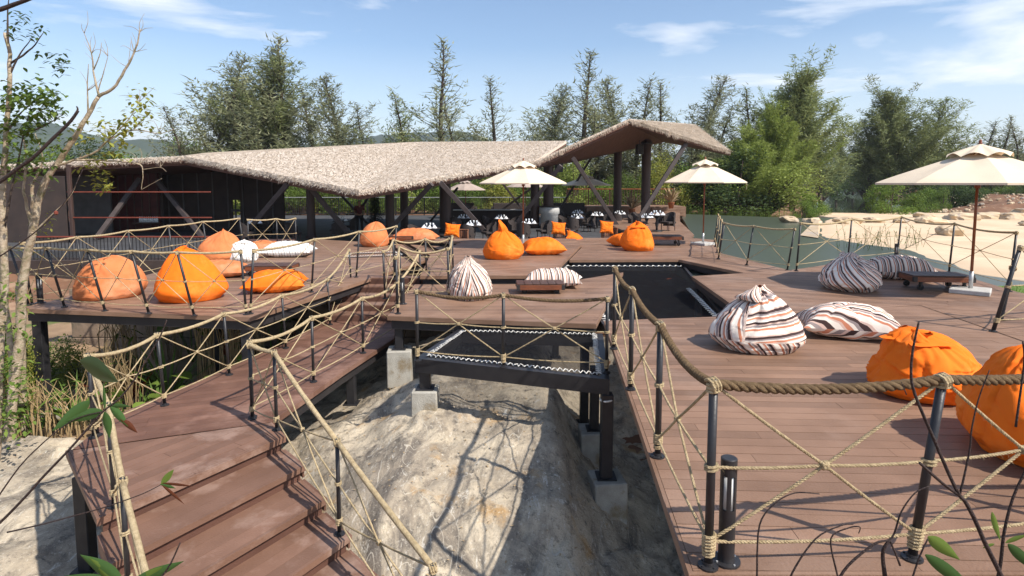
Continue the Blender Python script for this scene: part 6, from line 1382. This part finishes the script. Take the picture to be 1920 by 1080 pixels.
for pts, r0, r1, D in (([(1418, 1130), (1419, 1080), (1424, 985), (1452, 945), (1490, 924), (1536, 926)], .0042, .002, 2.1), ([(1470, 1130), (1485, 1075), (1530, 1010), (1575, 986), (1600, 983)], .0045, .002, 2.0), ([(1580, 1110), (1568, 1070), (1558, 1010), (1590, 990), (1612, 988), (1610, 1000)], .004, .0018, 2.05), ([(1560, 1110), (1590, 1060), (1640, 1020), (1672, 1008), (1690, 960), (1715, 925), (1742, 912)], .006, .002, 2.0), ([(1664, 1110), (1655, 1040), (1668, 1012)], .009, .005, 2.0), ([(1688, 1060), (1680, 1040), (1668, 1012)], .004, .003, 2.0), ([(1900, 1130), (1868, 1060), (1815, 950), (1798, 925), (1762, 850), (1716, 740), (1708, 690), (1714, 640), (1722, 603)], .0085, .003, 1.9), ([(1798, 928), (1760, 900), (1724, 868)], .0055, .005, 1.9), ([(1800, 925), (1818, 850), (1822, 800), (1838, 740), (1855, 694)], .004, .0018, 1.9), ([(1868, 1110), (1876, 1040), (1886, 980), (1912, 905), (1935, 860)], .007, .004, 1.95), ([(1905, 800), (1920, 690), (1918, 640)], .004, .003, 1.8), ([(1700, 740), (1690, 716)], .002, .0012, 1.9)): limb(t, 'stem', pts, D, r0, r1, 'twig')
t = thing('leafy_twig', 'large green leaves at the bottom right in front of the deck edge', 'branch', tuple(H(1760, 1120, 1.9)))
limb(t, 'stem', [(1700, 1120), (1722, 1050), (1740, 1010)], 1.9, .004, .0025, 'twig')
for a in ((1740, 1006, 1800, 1050, .022, 'leaf'), (1735, 1040, 1830, 1110, .022, 'bigleaf'), (1860, 960, 1876, 1015, .010, 'leaf'), (1885, 1018, 1930, 1002, .009, 'leaf'), (1890, 1020, 1950, 1075, .018, 'bigleaf'), (1865, 1020, 1842, 1028, .006, 'leaf')): lf(t, 1.9, *a)
# sparse weeds overhanging the sand edge
t = thing('weeds', 'thin flowering weeds growing between the pool and the sand behind the railing', 'plant', tuple(G(1640, 470, -.4))); b = MB()
random.seed(8)
for k in range(60):
    p = G(rn(1570, 1730), rn(462, 472), -.42); h = rn(.3, 1.0); e = p+V(rn(-.3, .3), 0, h); b.tube([p, (p+e)/2+V(rn(-.05, .05), 0, 0), e], .006, 3, False)
    for j in range(4): c = p.lerp(e, rn(.4, 1)); leaf(b, c, c+V(rn(-1, 1), rn(-1, 1), rn(-.3, .6)).normalized()*.09, .02, .2, 3)
tag(b.build('stems', M['blade'], t), kind='stuff')
b = MB()
for k in range(420):
    x = rn(-3, 1.5); y = rn(4.8, 10.5); a = rn(0, 6.28); c = V(x, y, rock_z(x, y)+.012); leaf(b, c, c+V(math.cos(a), math.sin(a), rn(0, .3))*rn(.02, .05), rn(.007, .014), .3, 3)
tag(b.build('leaf_litter', M['drygrass']), 'small dry leaves and grit scattered over the granite rock', 'leaf litter', kind='stuff')
for i, (px, py, z) in enumerate(((1250, 524, -.42),)):
    b = MB(); p = G(px, py, z); leaf(b, p, p+V(.16, .05, .02), .05, .3, 4); tag(b.build('dry_leaf', M['redplant']), 'small orange dry leaf lying on the large black net', 'leaf')

# haze: pale air filling one closed box round the whole scene
hm = bpy.data.materials.new('thin haze'); hm.use_nodes = True; ht = hm.node_tree; ht.nodes.clear()
ho = N(ht, 'ShaderNodeOutputMaterial'); hv = N(ht, 'ShaderNodeVolumePrincipled'); hv.inputs['Density'].default_value = .00024; hv.inputs['Color'].default_value = (.86, .92, 1, 1); hv.inputs['Anisotropy'].default_value = .2
ht.links.new(hv.outputs[0], ho.inputs['Volume'])
b = MB(); b.box((0, 1400, 84), (6400, 3400, 182)); o = b.build('haze', hm); o['kind'] = 'stuff'
